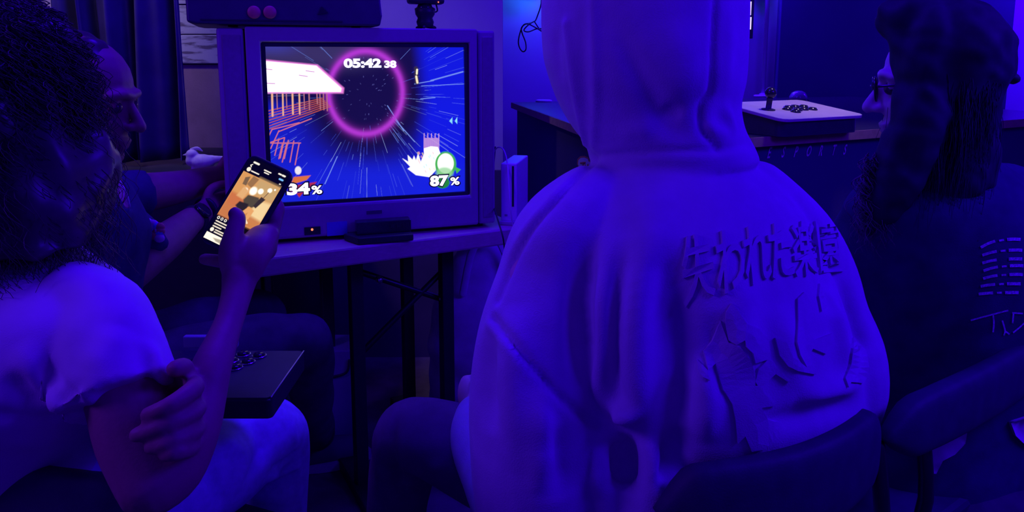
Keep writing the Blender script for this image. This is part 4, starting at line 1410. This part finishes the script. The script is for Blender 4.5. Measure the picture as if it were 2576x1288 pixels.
sV = folds(sV, sF, [
    ([(40, 860), (80, 930), (130, 1000), (165, 1045)], 0.018, 0.010), ([(20, 930), (60, 990), (110, 1040)], 0.014, -0.008),
    ([(110, 900), (140, 960), (165, 1020)], 0.012, -0.007), ([(180, 1000), (250, 1005), (350, 1022)], 0.012, 0.007),
    ([(150, 985), (165, 1010), (170, 1040)], 0.012, -0.007), ([(215, 950), (190, 985), (175, 1020)], 0.012, -0.005),
    ([(0, 1045), (100, 1055), (180, 1050)], 0.008, -0.006), ([(0, 1100), (90, 1110), (180, 1100)], 0.016, 0.006),
    ([(310, 820), (270, 880), (210, 950)], 0.020, 0.006), ([(380, 850), (395, 930), (430, 1000)], 0.010, 0.008), ([(360, 860), (370, 940), (390, 1000)], 0.010, -0.006),
    ([(340, 720), (300, 790), (200, 700)], 0.02, 0.003), ([(120, 660), (200, 700), (300, 740)], 0.02, 0.004)])
obj('shirt', (sV, sF), M_tee, p1)

hc1 = P(8, 250, 1.0)
fd1 = nrm((0.72, 0.62, -0.25))
ps, HL1 = head_parts(hc1, fd1)
arm = [sweep([P(215, 815, 0.95), P(270, 880, 0.91), P(318, 990, 0.88), P(345, 1100, 0.865), P(382, 1205, 0.85)], [0.038, 0.044, 0.046, 0.045, 0.040], 20, 4),
       sweep([P(382, 1208, 0.85), P(432, 1170, 0.865), P(480, 1080, 0.885), P(512, 990, 0.91), P(533, 920, 0.93), P(572, 820, 0.985), P(594, 745, 1.025), P(603, 700, 1.045)],
             [0.040, 0.039, 0.034, 0.028, 0.0245, 0.0190, 0.0205, 0.0245], 20, 4)]
# hand round the phone: palm and heel, thumb over the glass, index along the right edge, the others behind
hand = [sweep([P(603, 702, 1.045), P(615, 668, 1.05), P(634, 632, 1.065), P(655, 600, 1.085)], [0.025, 0.032, 0.034, 0.028], 20, 4, side=(1, 0, 0.25), flat=0.58),
        sweep([P(584, 668, 1.045), P(580, 630, 1.048), P(588, 588, 1.055), P(598, 552, 1.066), P(592, 538, 1.070)], [0.0175, 0.0165, 0.0135, 0.0120, 0.0105], 14, 4),
        sweep([P(668, 628, 1.075), P(682, 588, 1.10), P(694, 548, 1.125), P(700, 520, 1.14), P(680, 500, 1.155)], [0.0165, 0.0125, 0.0108, 0.0098, 0.0085], 14, 4),
        sweep([P(660, 612, 1.085), P(655, 575, 1.125), P(610, 540, 1.14), P(575, 530, 1.138)], [0.012, 0.0105, 0.0095, 0.0085], 12, 4),
        sweep([P(648, 640, 1.08), P(628, 610, 1.118), P(580, 585, 1.13), P(545, 575, 1.128)], [0.012, 0.0105, 0.009, 0.008], 12, 4),
        sweep([P(618, 676, 1.07), P(588, 665, 1.085), P(545, 656, 1.098), P(514, 652, 1.105)], [0.0125, 0.0105, 0.0098, 0.0088], 12, 4)]
grip = [sweep([P(450, 1030, 0.945), P(470, 1020, 0.93)], [0.040, 0.036], 16, 2, side=(0, 0, 1), flat=0.6)]
for by, (mx, my), (tx, ty), (ex, ey) in ((962, (490, 975), (430, 1018), (372, 1044)), (1002, (495, 1028), (425, 1066), (345, 1094)),
                                        (1042, (492, 1078), (435, 1108), (382, 1124)), (1080, (482, 1120), (445, 1136), (418, 1142))):
    grip.append(sweep([P(470, by, 0.905), P(mx, my, 0.845), P(tx, ty, 0.806), P(ex, ey, 0.808)], [0.0118, 0.0112, 0.0100, 0.0088], 12, 4))
grip.append(sweep([P(448, 985, 0.92), P(462, 950, 0.90), P(462, 925, 0.87), P(440, 928, 0.845)], [0.0135, 0.0125, 0.0115, 0.010], 12, 4))
larm1 = sweep([P(-190, 820, 1.05), P(-150, 1000, 1.10), P(0, 1130, 1.16), P(250, 1090, 1.06), P(450, 1030, 0.95)], [0.046, 0.042, 0.038, 0.032, 0.03], 18, 4)
b1 = ps + arm + hand + grip + [larm1, sweep([hc1 + (-0.02, -0.02, -0.05), P(62, 640, 0.99)], [0.056, 0.056]), loft([(q[0], q[1] * 0.85, q[2] * 0.8) for q in t1[1:]], 32, 3)]
obj('body', remesh(b1, 0.0033, 3, 0.5), M_skin, p1)
for s in (-1, 1):
    obj('eye', ellipsoid(HL1(0.0765, 0.032 * s, 0.004), (0.0118,) * 3), M_eye, p1)

leg1 = sweep([P(40, 1330, 1.02), P(330, 1260, 1.12), P(560, 1155, 1.25), P(672, 1092, 1.33), P(694, 1130, 1.37), P(692, 1290, 1.40), P(690, 1560, 1.42), P(690, 1780, 1.42)],
             [0.10, 0.095, 0.082, 0.066, 0.062, 0.058, 0.055, 0.055], 24, 5)
h1 = P(-140, 1310, 1.12)
leg1b = sweep([h1, h1 + (0.11, 0.2, 0.02), h1 + (0.20, 0.33, 0.02), h1 + (0.21, 0.37, -0.06), h1 + (0.20, 0.36, -0.34)], [0.1, 0.09, 0.072, 0.066, 0.055], 24, 5)
jV, jF = remesh([leg1, leg1b, ellipsoid(P(-40, 1310, 1.05), (0.16, 0.13, 0.10))], 0.007, 4)
jV = ripple(jV, jF, 0.002, 34, 6)
jV = folds(jV, jF, [([(640, 1060), (660, 1120), (640, 1180), (600, 1250)], 0.014, -0.012), ([(500, 1170), (540, 1210), (560, 1288)], 0.012, -0.010), ([(560, 1080), (600, 1150), (600, 1250)], 0.02, 0.008),
                    ([(735, 1060), (748, 1160), (752, 1280)], 0.006, 0.004), ([(690, 1180), (720, 1160), (745, 1140)], 0.008, -0.008), ([(680, 1200), (715, 1185), (745, 1170)], 0.008, 0.008)])
obj('jeans', (jV, jF), M_jeans, p1)
for a_ in (P(690, 1790, 1.42), h1 + (0.20, 0.36, -0.3)):
    obj('shoe', remesh([sweep([(a_[0], a_[1] - 0.05, 0.045), (a_[0] + 0.04, a_[1] + 0.14, 0.038)], [0.042, 0.034]), sweep([(a_[0], a_[1] - 0.03, 0.06), (a_[0], a_[1], 0.12)], [0.04, 0.04])], 0.006, 3), M_white, p1)

# hair: an inner mass and loose curls
hr1 = remesh([ellipsoid(hc1 - fd1 * 0.02 + (0, 0, 0.03), (0.118, 0.118, 0.118)), loft([(hc1 - fd1 * 0.03 + (0, 0, 0.03), (0.115, 0, 0), (0, 0.115, 0)), (P(60, 400, 0.985), (0.11, 0, 0), (0, 0.105, 0)),
              (P(85, 520, 0.97), (0.092, 0, 0), (0, 0.08, 0)), (P(95, 620, 0.955), (0.065, 0, 0), (0, 0.06, 0))], 32, 4)], 0.008, 4)
hr1 = (ripple(hr1[0], hr1[1], 0.007, 75, 11), hr1[1])
hair1 = obj('hair', hr1, M_hair, p1)
ro1, do1 = scalp(hc1 + (0, 0, 0.02), (0.105, 0.105, 0.105), 3000, 5, fd1, -0.3, 0.6)
tag(obj('curls', strands(ro1, do1, 36, 0.26, 0.030, 0.0085, 5, 0.0010, 8, jit=0.014, pull=(0.02, -0.01, 0)), M_hair, hair1), kind='stuff')
ro1, do1 = scalp(hc1 - fd1 * 0.02 + (0, 0, 0.03), (0.118, 0.118, 0.118), 2200, 15, fd1, -0.1, 0.75)
tag(obj('flyaway_curls', strands(ro1, do1, 24, 0.13, 0.014, 0.008, 4, 0.0010, 9, jit=0.02), M_hair, hair1), kind='stuff')

# phone in the hand
cTLp, cTRp, cBLp, cBRp = P(628, 396, 1.135), P(748, 427, 1.125), P(496, 604, 1.09), P(618, 657, 1.085)
pc = (cTLp + cTRp + cBLp + cBRp) / 4
ev = nrm((cTLp + cTRp - cBLp - cBRp))
eu = (cTRp + cBRp - cTLp - cBLp)
eu = nrm(eu - ev * np.dot(eu, ev))
en = nrm(np.cross(eu, ev))
if np.dot(en, pc - (0, 0, EYE)) > 0: en = -en
pw_, ph_ = np.linalg.norm(cTRp + cBRp - cTLp - cBLp) / 4 * 0.97, np.linalg.norm(cTLp + cTRp - cBLp - cBRp) / 4 * 1.0
phone = empty('smartphone', pc - ev * ph_, 'smartphone in a black case showing a warm photo post', 'phone')
ro_ = rounded(-pw_, pw_, -ph_, ph_, 0.013)
obj('case', prism([pc + eu * a_ + ev * b_ - en * 0.006 for a_, b_ in ro_], en * 0.0105), mat('black_phone_case', (0.03, 0.03, 0.04), 0.4, 0.1, spec=0.5), phone, smooth=False, bevel=0.0025)
ri_ = rounded(-pw_ + 0.0045, pw_ - 0.0045, -ph_ + 0.0045, ph_ - 0.0045, 0.010)
obj('glass', prism([pc + eu * a_ + ev * b_ + en * 0.0046 for a_, b_ in ri_], en * 0.0003), M_blackgloss, phone, smooth=False)
nu, nv = 130, 270
g_ = 0.0058
u_, v_ = np.linspace(-pw_ + g_, pw_ - g_, nu), np.linspace(-ph_ + g_, ph_ - g_, nv)
Ug, Vg = np.meshgrid(u_, v_)
Vs = (pc + en * 0.0052)[None, None] + Ug[..., None] * eu + Vg[..., None] * ev
q = Paint((Ug / (pw_ - g_) + 1) * 50, (1 - Vg / (ph_ - g_)) * 100, (4, 3, 8))      # 0..100 across, 0..200 down
# header
for a_, b_, w in (((12, 8), (24, 8), 2.6), ((78, 8), (84, 8), 2), ((88, 8), (94, 8), 2.4), ((43, 14), (60, 14), 1.6), ((46, 19), (57, 19), 1.5), ((8, 17), (11, 14), 1.3), ((8, 17), (11, 20), 1.3)):
    q.line(a_, b_, w, (250, 240, 225), 1.0)
q.line((86, 18), (94, 18), 2.4, (120, 190, 255))
q.ell((9, 27), (5, 5), (250, 235, 215))
q.line((17, 28), (36, 28), 1.7, (245, 235, 220))
q.line((92, 28), (94, 28), 1.5, (245, 235, 220))
# the posted photo: a lamp-lit room with two people
q.poly([(0, 35), (100, 35), (100, 142), (0, 142)], (214, 150, 84), 1.0, 1)
q.poly([(45, 35), (100, 35), (100, 75), (45, 70)], (196, 158, 104), 1.0, 12)
q.poly([(0, 85), (60, 90), (40, 142), (0, 142)], (200, 112, 62), 1.0, 8)
q.poly([(60, 80), (100, 76), (100, 120), (70, 118)], (238, 206, 150), 1.0, 8)
q.poly([(0, 112), (100, 120), (100, 142), (0, 142)], (196, 118, 66), 1.0, 8, 0.8)
q.poly([(28, 36), (44, 38), (38, 62), (24, 58)], (150, 108, 66), 1.0, 2)
q.poly([(12, 46), (22, 40), (24, 62), (14, 62)], (120, 92, 62), 1.0, 2)
for c_, r_ in (((46, 66), (8, 9)), ((62, 60), (6, 6)), ((80, 50), (5, 5)), ((28, 72), (6, 6)), ((90, 44), (2, 2))): q.ell(c_, r_, (255, 250, 230), 1.3, 0.6)
q.line((80, 55), (70, 92), 1.0, (110, 80, 60))
q.poly([(22, 64), (36, 70), (34, 92), (16, 90)], (222, 168, 110), 1.0, 4)
q.poly([(40, 78), (66, 74), (74, 84), (64, 100), (44, 104), (36, 92)], (78, 68, 50), 1.0, 3)
q.poly([(30, 98), (52, 96), (56, 112), (40, 118), (26, 110)], (40, 32, 30), 1.0, 3)
q.poly([(56, 100), (72, 104), (70, 126), (60, 130), (62, 112), (52, 122), (46, 132), (42, 128)], (226, 160, 96), 1.0, 2)
q.poly([(70, 70), (82, 72), (72, 98), (64, 96)], (52, 42, 38), 1.0, 2)
q.ell((58, 138), (5, 4), (250, 226, 190), 1.1, 0.5)
q.line((64, 128), (72, 134), 2.4, (250, 226, 190))
# icons, caption, tab bar
for x in (7, 16, 25):
    q.ell((x, 149), (3.2, 3.4), (252, 242, 226))
    q.ell((x, 149), (1.7, 1.8), (10, 8, 12))
q.line((92, 149), (95, 149), 2.6, (252, 242, 226))
for y, x1 in ((157, 52), (163, 38), (169, 26)): q.line((6, y), (x1, y), 1.6, (240, 226, 205))
q.ell((8, 177), (4.4, 4.6), (250, 238, 220))
q.line((16, 175), (42, 175), 1.6, (240, 226, 205))
q.line((16, 180), (38, 180), 1.6, (240, 226, 205))
q.poly([(0, 185), (100, 185), (100, 200), (0, 200)], (252, 240, 216), 1.15, 1)
q.poly([(20, 192), (45, 188), (58, 198), (30, 197)], (170, 160, 140), 1.0, 3)
ii = np.arange(nu * nv).reshape(nv, nu)
Fq = np.stack([ii[:-1, :-1], ii[:-1, 1:], ii[1:, 1:], ii[1:, :-1]], -1).reshape(-1, 4)
so = obj('screen', (Vs.reshape(-1, 3), Fq), screen_mat('phone_picture', 1.1), phone)
ca = so.data.color_attributes.new('picture', 'FLOAT_COLOR', 'POINT')
ca.data.foreach_set('color', np.column_stack([q.C.reshape(-1, 3), np.ones(nu * nv)]).astype(np.float32).ravel())
obj('side_button', box(pc + eu * (pw_ + 0.0004) + ev * 0.03, eu * 0.0007, ev * 0.008, en * 0.0015), M_metal, phone, smooth=False)

# button controller on the lap
zl = 0.762
lc0 = PZ(682, 1002, zl)
lap = empty('button_controller', (lc0[0] - 0.12, lc0[1] + 0.09, zl - 0.045), 'flat black all button controller resting on the jeans', 'game controller')


def LC(a, b, z): return np.array([lc0[0] - a, lc0[1] + b, z])


ang_ = math.radians(2)
obj('shell', prism([LC(a_, b_, zl - 0.032) for a_, b_ in rounded(0, 0.235, 0, 0.175, 0.008)], (0, 0, 0.029)), M_black, lap, smooth=False, bevel=0.002)
M_lp = mat('satin_panel', (0.03, 0.025, 0.04), 0.55, 0.15, 40, spec=0.5)
obj('top_panel', prism([LC(a_, b_, zl - 0.003) for a_, b_ in rounded(0.002, 0.233, 0.002, 0.173, 0.008)], (0, 0, 0.003)), M_lp, lap, smooth=False)
obj('edge_trim', sweep([LC(0.001, 0.004, zl), LC(0.001, 0.172, zl)], 0.0014, 6, 1), mat('steel_trim', (0.5, 0.5, 0.5), 0.3, 0, metal=0.9), lap)
obj('rear_hatch', box(LC(0.16, 0.185, zl + 0.012), (0.045, 0, 0), (0, 0.006, 0), (0, 0, 0.010)), mat('grey_hatch', (0.35, 0.33, 0.42), 0.6, 0.05), lap, smooth=False, bevel=0.002)
M_ring = mat('chrome_ring', (0.55, 0.55, 0.6), 0.15, 0, metal=1.0)
for a_, b_ in ((0.068, 0.150), (0.096, 0.156), (0.124, 0.157), (0.152, 0.150), (0.078, 0.126), (0.106, 0.130), (0.134, 0.131), (0.090, 0.104), (0.118, 0.108), (0.162, 0.122)):
    bt = obj('button', lathe(LC(a_, b_, zl), [(0.0095, 0.0), (0.0095, 0.004), (0.008, 0.0055), (0.002, 0.006)], seg=16), M_blackgloss, lap)
    obj('button_rim', lathe(LC(a_, b_, zl), [(0.0122, 0.0), (0.0122, 0.002), (0.0100, 0.0026), (0.0098, 0.0008)], seg=16), M_ring, bt)

# ------------------------------------------------------------------ the player behind, at the left
f2, r2_ = axes((0.75, 0.66))
p2 = empty('person', (-1.0, 1.55, 0.0), 'seated person in dark shirt with a wristwatch reaching beside the television', 'person')
hc2 = P(205, 250, 1.42)
fd2 = nrm((0.97, 0.05, -0.22))
ps, HL2 = head_parts(hc2, fd2, k=1.03)
tor2 = [sec(225, 455, 1.46, 0.075, 0.065, f2, r2_), sec(215, 500, 1.48, 0.15, 0.09, f2, r2_), sec(205, 580, 1.50, 0.19, 0.115, f2, r2_), sec(190, 720, 1.52, 0.18, 0.12, f2, r2_), sec(175, 900, 1.54, 0.17, 0.125, f2, r2_),
        sec(165, 1010, 1.55, 0.17, 0.13, f2, r2_)]
sh2 = remesh([loft(tor2, 40, 4, 2.2), sweep([P(235, 520, 1.38), P(225, 600, 1.37), P(222, 680, 1.40)], [0.07, 0.068, 0.066], cap=False),
              sweep([P(235, 500, 1.58), P(290, 495, 1.66), P(362, 486, 1.72)], [0.06, 0.06, 0.054], cap=False)], 0.008, 4)
sh2 = (ripple(sh2[0], sh2[1], 0.003, 30, 21), sh2[1])
shirt2 = obj('shirt', sh2, M_blackcloth, p2)
arms2 = [sweep([P(225, 560, 1.38), P(222, 700, 1.42), P(245, 738, 1.45)], [0.05, 0.048, 0.045]),
         sweep([P(245, 738, 1.45), P(330, 672, 1.53), P(420, 605, 1.64), P(480, 555, 1.74), P(505, 540, 1.80)], [0.046, 0.047, 0.041, 0.031, 0.028], 18, 4),
         sweep([P(290, 495, 1.66), P(370, 484, 1.73), P(460, 468, 1.84), P(540, 447, 1.98)], [0.048, 0.046, 0.040, 0.032], 18, 4)]
arms2 += hand_parts(P(507, 538, 1.81), (0.25, 0.9, 0.05), (-0.2, 0.1, 1), (1, -0.3, 0), 0.5)
arms2 += hand_parts(P(542, 447, 1.985), (0.3, 0.9, -0.05), (-0.1, 0.1, 1), (0.6, 0.3, -0.6), 0.5)
obj('body', remesh(ps + arms2 + [sweep([hc2 + (-0.02, 0, -0.06), P(228, 470, 1.45)], [0.056, 0.058]), loft([(q_[0], q_[1] * 0.85, q_[2] * 0.8) for q_ in tor2[1:]], 28, 3)], 0.0045, 3), M_skin, p2)
for s in (-1, 1): obj('eye', ellipsoid(HL2(0.0775, 0.032 * s, 0.004), (0.0118,) * 3), M_eye, p2)
# light collar strap and coloured chest print
M_pink = mat('pink_strap', (0.62, 0.42, 0.55), 0.8, 0.25, 120)
ss2 = Surf(*sh2)
pt = [P(283, 432, 1.39), P(296, 462, 1.385), P(310, 490, 1.385), P(320, 515, 1.39)]
obj('collar_strap', sweep(pt, [0.007, 0.011, 0.012, 0.008], 10, 4, flat=0.45), M_pink, shirt2)
rp = np.random.default_rng(4)
for k in range(16):
    cx_, cy_ = rp.uniform(352, 402), 0
    cy_ = 548 + (cx_ - 352) * 0.55 + rp.uniform(-6, 26)
    base_ = P(cx_, cy_, 1.52)
    m_ = [mat('print_blue', (0.16, 0.2, 0.75), 0.7, 0.1), mat('print_orange', (0.7, 0.36, 0.14), 0.7, 0.1), mat('print_pink', (0.7, 0.4, 0.6), 0.7, 0.1)][k % 3]
    obj('print_patch', ellipsoid(base_, (0.012, 0.006, 0.010), seg=10, rows=6), m_, shirt2)
chest = remesh([sweep([P(300, 560, 1.50), P(360, 585, 1.535), P(400, 612, 1.56)], [0.05, 0.036, 0.02])], 0.008, 3)
obj('shirt_front', chest, M_blackcloth, shirt2)
# watch
wq0, wq1 = P(470, 563, 1.72), P(500, 544, 1.79)
wa = nrm(wq1 - wq0)
wm = (wq0 + wq1) / 2
wt = obj('watch_strap', lathe(wm - wa * 0.012, [(0.0325, 0), (0.0345, 0.003), (0.0345, 0.021), (0.0325, 0.024)], wa, 28), M_black, p2)
tow = nrm(np.array([0, 0, EYE]) - wm + (0, 0, 0.2))
tow = nrm(tow - wa * np.dot(tow, wa))
obj('watch_face', lathe(wm + tow * 0.030, [(0.021, 0), (0.021, 0.009), (0.018, 0.011), (0.004, 0.0112)], tow, 24), M_blackgloss, wt)
obj('bracelet', lathe(P(515, 531, 1.83), [(0.031, 0), (0.034, 0.002), (0.034, 0.008), (0.031, 0.010)], nrm((0.25, 0.9, 0.1)), 24), M_black, p2)
# short hair
hr2 = remesh([ellipsoid(hc2 - fd2 * 0.025 + (0, 0, 0.045), (0.103, 0.09, 0.082)), ellipsoid(hc2 - fd2 * 0.06 + (0, 0, 0.0), (0.06, 0.08, 0.08))], 0.006, 3)
hr2 = (ripple(hr2[0], hr2[1], 0.004, 110, 31), hr2[1])
hair2 = obj('hair', hr2, M_hair, p2)
kn = P(735, 862, 1.78)
hp2 = P(175, 1020, 1.55)
l2 = [sweep([hp2 + (0.05, -0.06, 0), (hp2 + kn) / 2 + (0.02, 0, 0.02), kn, kn + (0.02, 0.06, -0.05), kn + (-0.02, 0.22, -0.3), np.array([kn[0] - 0.06, kn[1] + 0.42, 0.1])], [0.10, 0.09, 0.072, 0.066, 0.055, 0.05], 20, 4),
      sweep([hp2 + (-0.05, 0.12, 0), (hp2 + kn) / 2 + (-0.09, 0.15, 0.01), kn + (-0.15, 0.18, 0.0), kn + (-0.16, 0.22, -0.06), kn + (-0.16, 0.3, -0.3), np.array([kn[0] - 0.18, kn[1] + 0.40, 0.1])], [0.10, 0.09, 0.072, 0.066, 0.055, 0.05], 20, 4)]
lv = remesh(l2 + [ellipsoid(hp2, (0.16, 0.15, 0.11))], 0.009, 3)
lv = (ripple(lv[0], lv[1], 0.003, 32, 41), lv[1])
obj('trousers', lv, M_darktrouser, p2)
M_sole = mat('pale_sole', (0.45, 0.42, 0.42), 0.7, 0.1)
M_shoe = mat('dark_canvas_shoe', (0.10, 0.08, 0.11), 0.8, 0.15)
for ax_, ay_ in ((kn[0] - 0.06, kn[1] + 0.42), (kn[0] - 0.18, kn[1] + 0.40)):
    s_o = obj('shoe', remesh([sweep([(ax_ - 0.05, ay_ - 0.02, 0.055), (ax_ + 0.10, ay_ + 0.03, 0.045)], [0.046, 0.038]), sweep([(ax_ - 0.03, ay_, 0.06), (ax_ - 0.01, ay_, 0.12)], [0.045, 0.045])], 0.006, 3), M_shoe, p2)
    a2 = math.atan2(0.05, 0.15)
    pts = []
    for k in range(20):
        t = 2 * math.pi * k / 20
        x_, y_ = 0.03 + 0.125 * math.cos(t), 0.05 * math.sin(t)
        pts.append((ax_ + x_ * math.cos(a2) - y_ * math.sin(a2), ay_ + x_ * math.sin(a2) + y_ * math.cos(a2), 0.002))
    obj('sole', prism(pts, (0, 0, 0.026)), M_sole, s_o, smooth=False)

# ------------------------------------------------------------------ the long haired player at the right
f4, r4 = axes((-0.30, 0.95))
p3 = empty('person', (0.80, 1.45, 0.0), 'seated person with long dark hair and glasses in a black shirt', 'person')
hc3 = np.array([0.742, 1.29, 1.197])
fd3 = nrm((-0.91, 0.40, -0.10))
ps, HL3 = head_parts(hc3, fd3, k=1.0)
tor4 = [sec(2390, 395, 1.34, 0.075, 0.065, f4, r4), sec(2385, 440, 1.34, 0.15, 0.09, f4, r4), sec(2390, 510, 1.345, 0.205, 0.12, f4, r4), sec(2400, 650, 1.39, 0.22, 0.14, f4, r4), sec(2405, 820, 1.44, 0.22, 0.14, f4, r4),
        sec(2400, 980, 1.47, 0.215, 0.135, f4, r4), sec(2390, 1130, 1.48, 0.22, 0.135, f4, r4), sec(2380, 1250, 1.49, 0.22, 0.135, f4, r4)]
sh4 = remesh([loft(tor4, 44, 4, 2.2), sweep([P(2280, 500, 1.33), P(2215, 600, 1.35), P(2195, 760, 1.38), P(2190, 900, 1.42), P(2120, 960, 1.58)], [0.075, 0.08, 0.078, 0.072, 0.06], 22, 4),
              sweep([P(2520, 500, 1.44), P(2610, 600, 1.50), P(2640, 780, 1.55), P(2600, 920, 1.60), P(2480, 960, 1.75)], [0.075, 0.082, 0.08, 0.072, 0.06], 22, 4)], 0.008, 5)
sh4 = (ripple(sh4[0], sh4[1], 0.003, 26, 51), sh4[1])
shirt4 = obj('shirt', sh4, M_blackcloth, p3)
s4 = Surf(*sh4)
M_print = mat('worn_white_print', (0.72, 0.66, 0.8), 0.8, 0.5, 260)


def print_strip(pts, w, name='print_stripe'):
    """a thin painted band on the shirt along photo pixels"""
    C_ = catmull(np.array(pts, float), 5)
    V, Fs = [], []
    for i, c_ in enumerate(C_):
        t_v = C_[min(i + 1, len(C_) - 1)] - C_[max(i - 1, 0)]
        t_v = t_v / max(1e-6, np.linalg.norm(t_v))
        nrm_ = np.array([-t_v[1], t_v[0]])
        for s in (-1, 1):
            h = s4.hit(*(c_ + nrm_ * s * w / 2))
            if h is None: return
            n = h[1] if np.dot(h[1], h[0] - (0, 0, EYE)) < 0 else -h[1]
            V.append(h[0] + n * 0.0012)
        if i: Fs.append((2 * i - 2, 2 * i - 1, 2 * i + 1, 2 * i))
    obj(name, (np.array(V), Fs), M_print, shirt4, smooth=False)


for i in range(7):
    y = 622 + 19.5 * i
    ox = (2466, 2470, 2470, 2473, 2472, 2466, 2461)[i]
    sl = (16, 10, 8, 10, 8, 5, 3)[i]
    print_strip([(ox, y), (ox + 18, y - sl * 0.6), (ox + 36, y - sl)], 7)
    if i != 2: print_strip([(ox + 46, y - sl * 1.05), (ox + 58, y - sl * 1.2)], 5)
    print_strip([(ox + 66, y - sl * 1.25), (ox + 84, y - sl * 1.3), (ox + 100, y - sl * 1.25)], 8)
for q_ in ([(2441, 805), (2470, 797), (2500, 789), (2535, 780)], [(2497, 790), (2499, 812), (2497, 835)], [(2520, 805), (2527, 830), (2524, 843)], [(2527, 832), (2538, 840)], [(2545, 786), (2572, 788)], [(2548, 788), (2546, 812)],
           [(2547, 836), (2562, 824), (2575, 812)]):
    print_strip(q_, 4, 'print_scrawl')
b4 = ps + [sweep([hc3 + (0.02, 0, -0.05), P(2390, 430, 1.34)], [0.055, 0.056]), loft([(q_[0], q_[1] * 0.85, q_[2] * 0.8) for q_ in tor4[1:]], 28, 3)]
b4 += [sweep([P(2190, 900, 1.42), P(2120, 960, 1.58), P(2060, 960, 1.72)], [0.04, 0.036, 0.028])] + hand_parts(P(2060, 960, 1.72), (-0.3, 0.9, 0.0), (0.3, 0.1, 1), (0.9, 0.3, -0.2), 0.8)
# hand raised to the beard at the collar
obj('body', remesh(b4, 0.0045, 3), M_skin2, p3)
for s in (-1, 1): obj('eye', ellipsoid(HL3(0.0765, 0.032 * s, 0.004), (0.0118,) * 3), M_eye, p3)
gfr = [sweep([HL3(0.100 + 0.022 * math.cos(t) * 0.1, s * 0.033 + 0.025 * math.cos(t), 0.004 + 0.020 * math.sin(t)) for t in np.linspace(0, 2 * math.pi, 18)], 0.0022, 8, 2) for s in (-1, 1)]
gfr += [sweep([HL3(0.103, -0.009, 0.008), HL3(0.106, 0, 0.010), HL3(0.103, 0.009, 0.008)], 0.002, 8, 2)]
gfr += [sweep([HL3(0.098, s * 0.058, 0.010), HL3(0.06, s * 0.076, 0.010), HL3(-0.01, s * 0.083, 0.008)], 0.0022, 8, 2) for s in (-1, 1)]
gl_o = obj('glasses', join(gfr), M_blackgloss, p3)

back3 = -fd3
hm = [ellipsoid(hc3 + back3 * 0.012 + (0, 0, 0.05), (0.098, 0.100, 0.102)), ellipsoid(hc3 + back3 * 0.015 + (-0.005, 0.01, -0.02), (0.082, 0.085, 0.11)),
      sweep([P(2272, 50, 1.27), P(2302, 120, 1.25), P(2318, 210, 1.24), P(2314, 300, 1.235), P(2280, 400, 1.24), P(2232, 500, 1.25), P(2186, 575, 1.27)], [0.036, 0.040, 0.044, 0.048, 0.045, 0.034, 0.014], 18, 4),
      ellipsoid(P(2300, 45, 1.27), (0.064, 0.06, 0.045)), ellipsoid(P(2340, 200, 1.23), (0.05, 0.04, 0.12)),
      loft([(hc3 + back3 * 0.015, (0.08, 0, 0), (0, 0.085, 0)), (P(2385, 330, 1.29), (0.080, 0, 0), (0, 0.075, 0)), (P(2370, 430, 1.29), (0.09, 0, 0), (0, 0.075, 0)), (P(2350, 520, 1.285), (0.06, 0, 0), (0, 0.05, 0))], 30, 4),
      ellipsoid(P(2542, 198, 1.27), (0.016, 0.02, 0.011))]
hr3 = remesh(hm, 0.006, 4)
hr3 = (ripple(hr3[0], hr3[1], 0.003, 90, 61), hr3[1])
hair3 = obj('hair', hr3, M_hair2, p3)
ro3, do3 = scalp(hc3 + back3 * 0.01 + (-0.01, 0.005, 0.04), (0.080, 0.085, 0.10), 1800, 25, fd3, -0.25, 0.35)
tag(obj('hair_strands', strands(ro3, do3, 26, 0.24, 0.009, 0.003, 2.5, 0.0009, 18, jit=0.010, pull=(-0.015, 0, 0)), M_hair2, hair3), kind='stuff')
rl = np.array([P(x, y, 1.25) for x, y in np.random.default_rng(6).uniform((2180, 380), (2270, 470), (160, 2))])
tag(obj('lock_curls', strands(rl, np.tile(nrm((-0.5, -0.3, 0)), (160, 1)), 26, 0.11, 0.012, 0.007, 3, 0.0012, 19, jit=0.012), mat('brown_curl_tips', (0.16, 0.10, 0.12), 0.6, 0.2), hair3), kind='stuff')
hb4 = P(2400, 1280, 1.44)
l4 = [sweep([hb4 + (-0.09, 0, 0), hb4 + (-0.2, 0.25, 0.02), hb4 + (-0.29, 0.44, 0.03), hb4 + (-0.3, 0.48, -0.05), hb4 + (-0.3, 0.48, -0.36)], [0.1, 0.09, 0.075, 0.07, 0.055], 20, 4),
      sweep([hb4 + (0.09, 0, 0), hb4 + (-0.02, 0.28, 0.02), hb4 + (-0.1, 0.48, 0.03), hb4 + (-0.11, 0.52, -0.05), hb4 + (-0.11, 0.52, -0.36)], [0.1, 0.09, 0.075, 0.07, 0.055], 20, 4)]
obj('trousers', remesh(l4 + [ellipsoid(hb4, (0.19, 0.14, 0.1))], 0.009, 3), M_darktrouser, p3)
hemv = lay_poly(s4, [(2312, 1085), (2430, 1070), (2424, 1112), (2398, 1140), (2368, 1156), (2352, 1188), (2322, 1184), (2308, 1150)], 0.006, 0.004)
obj('undershirt_tail', hemv, M_tee, shirt4, label='pale shirt tail')
hemv = lay_poly(s4, [(2536, 1060), (2600, 1040), (2600, 1130), (2566, 1110), (2548, 1092)], 0.006, 0.004)
obj('undershirt_tail', hemv, M_tee, shirt4, label='pale shirt tail')
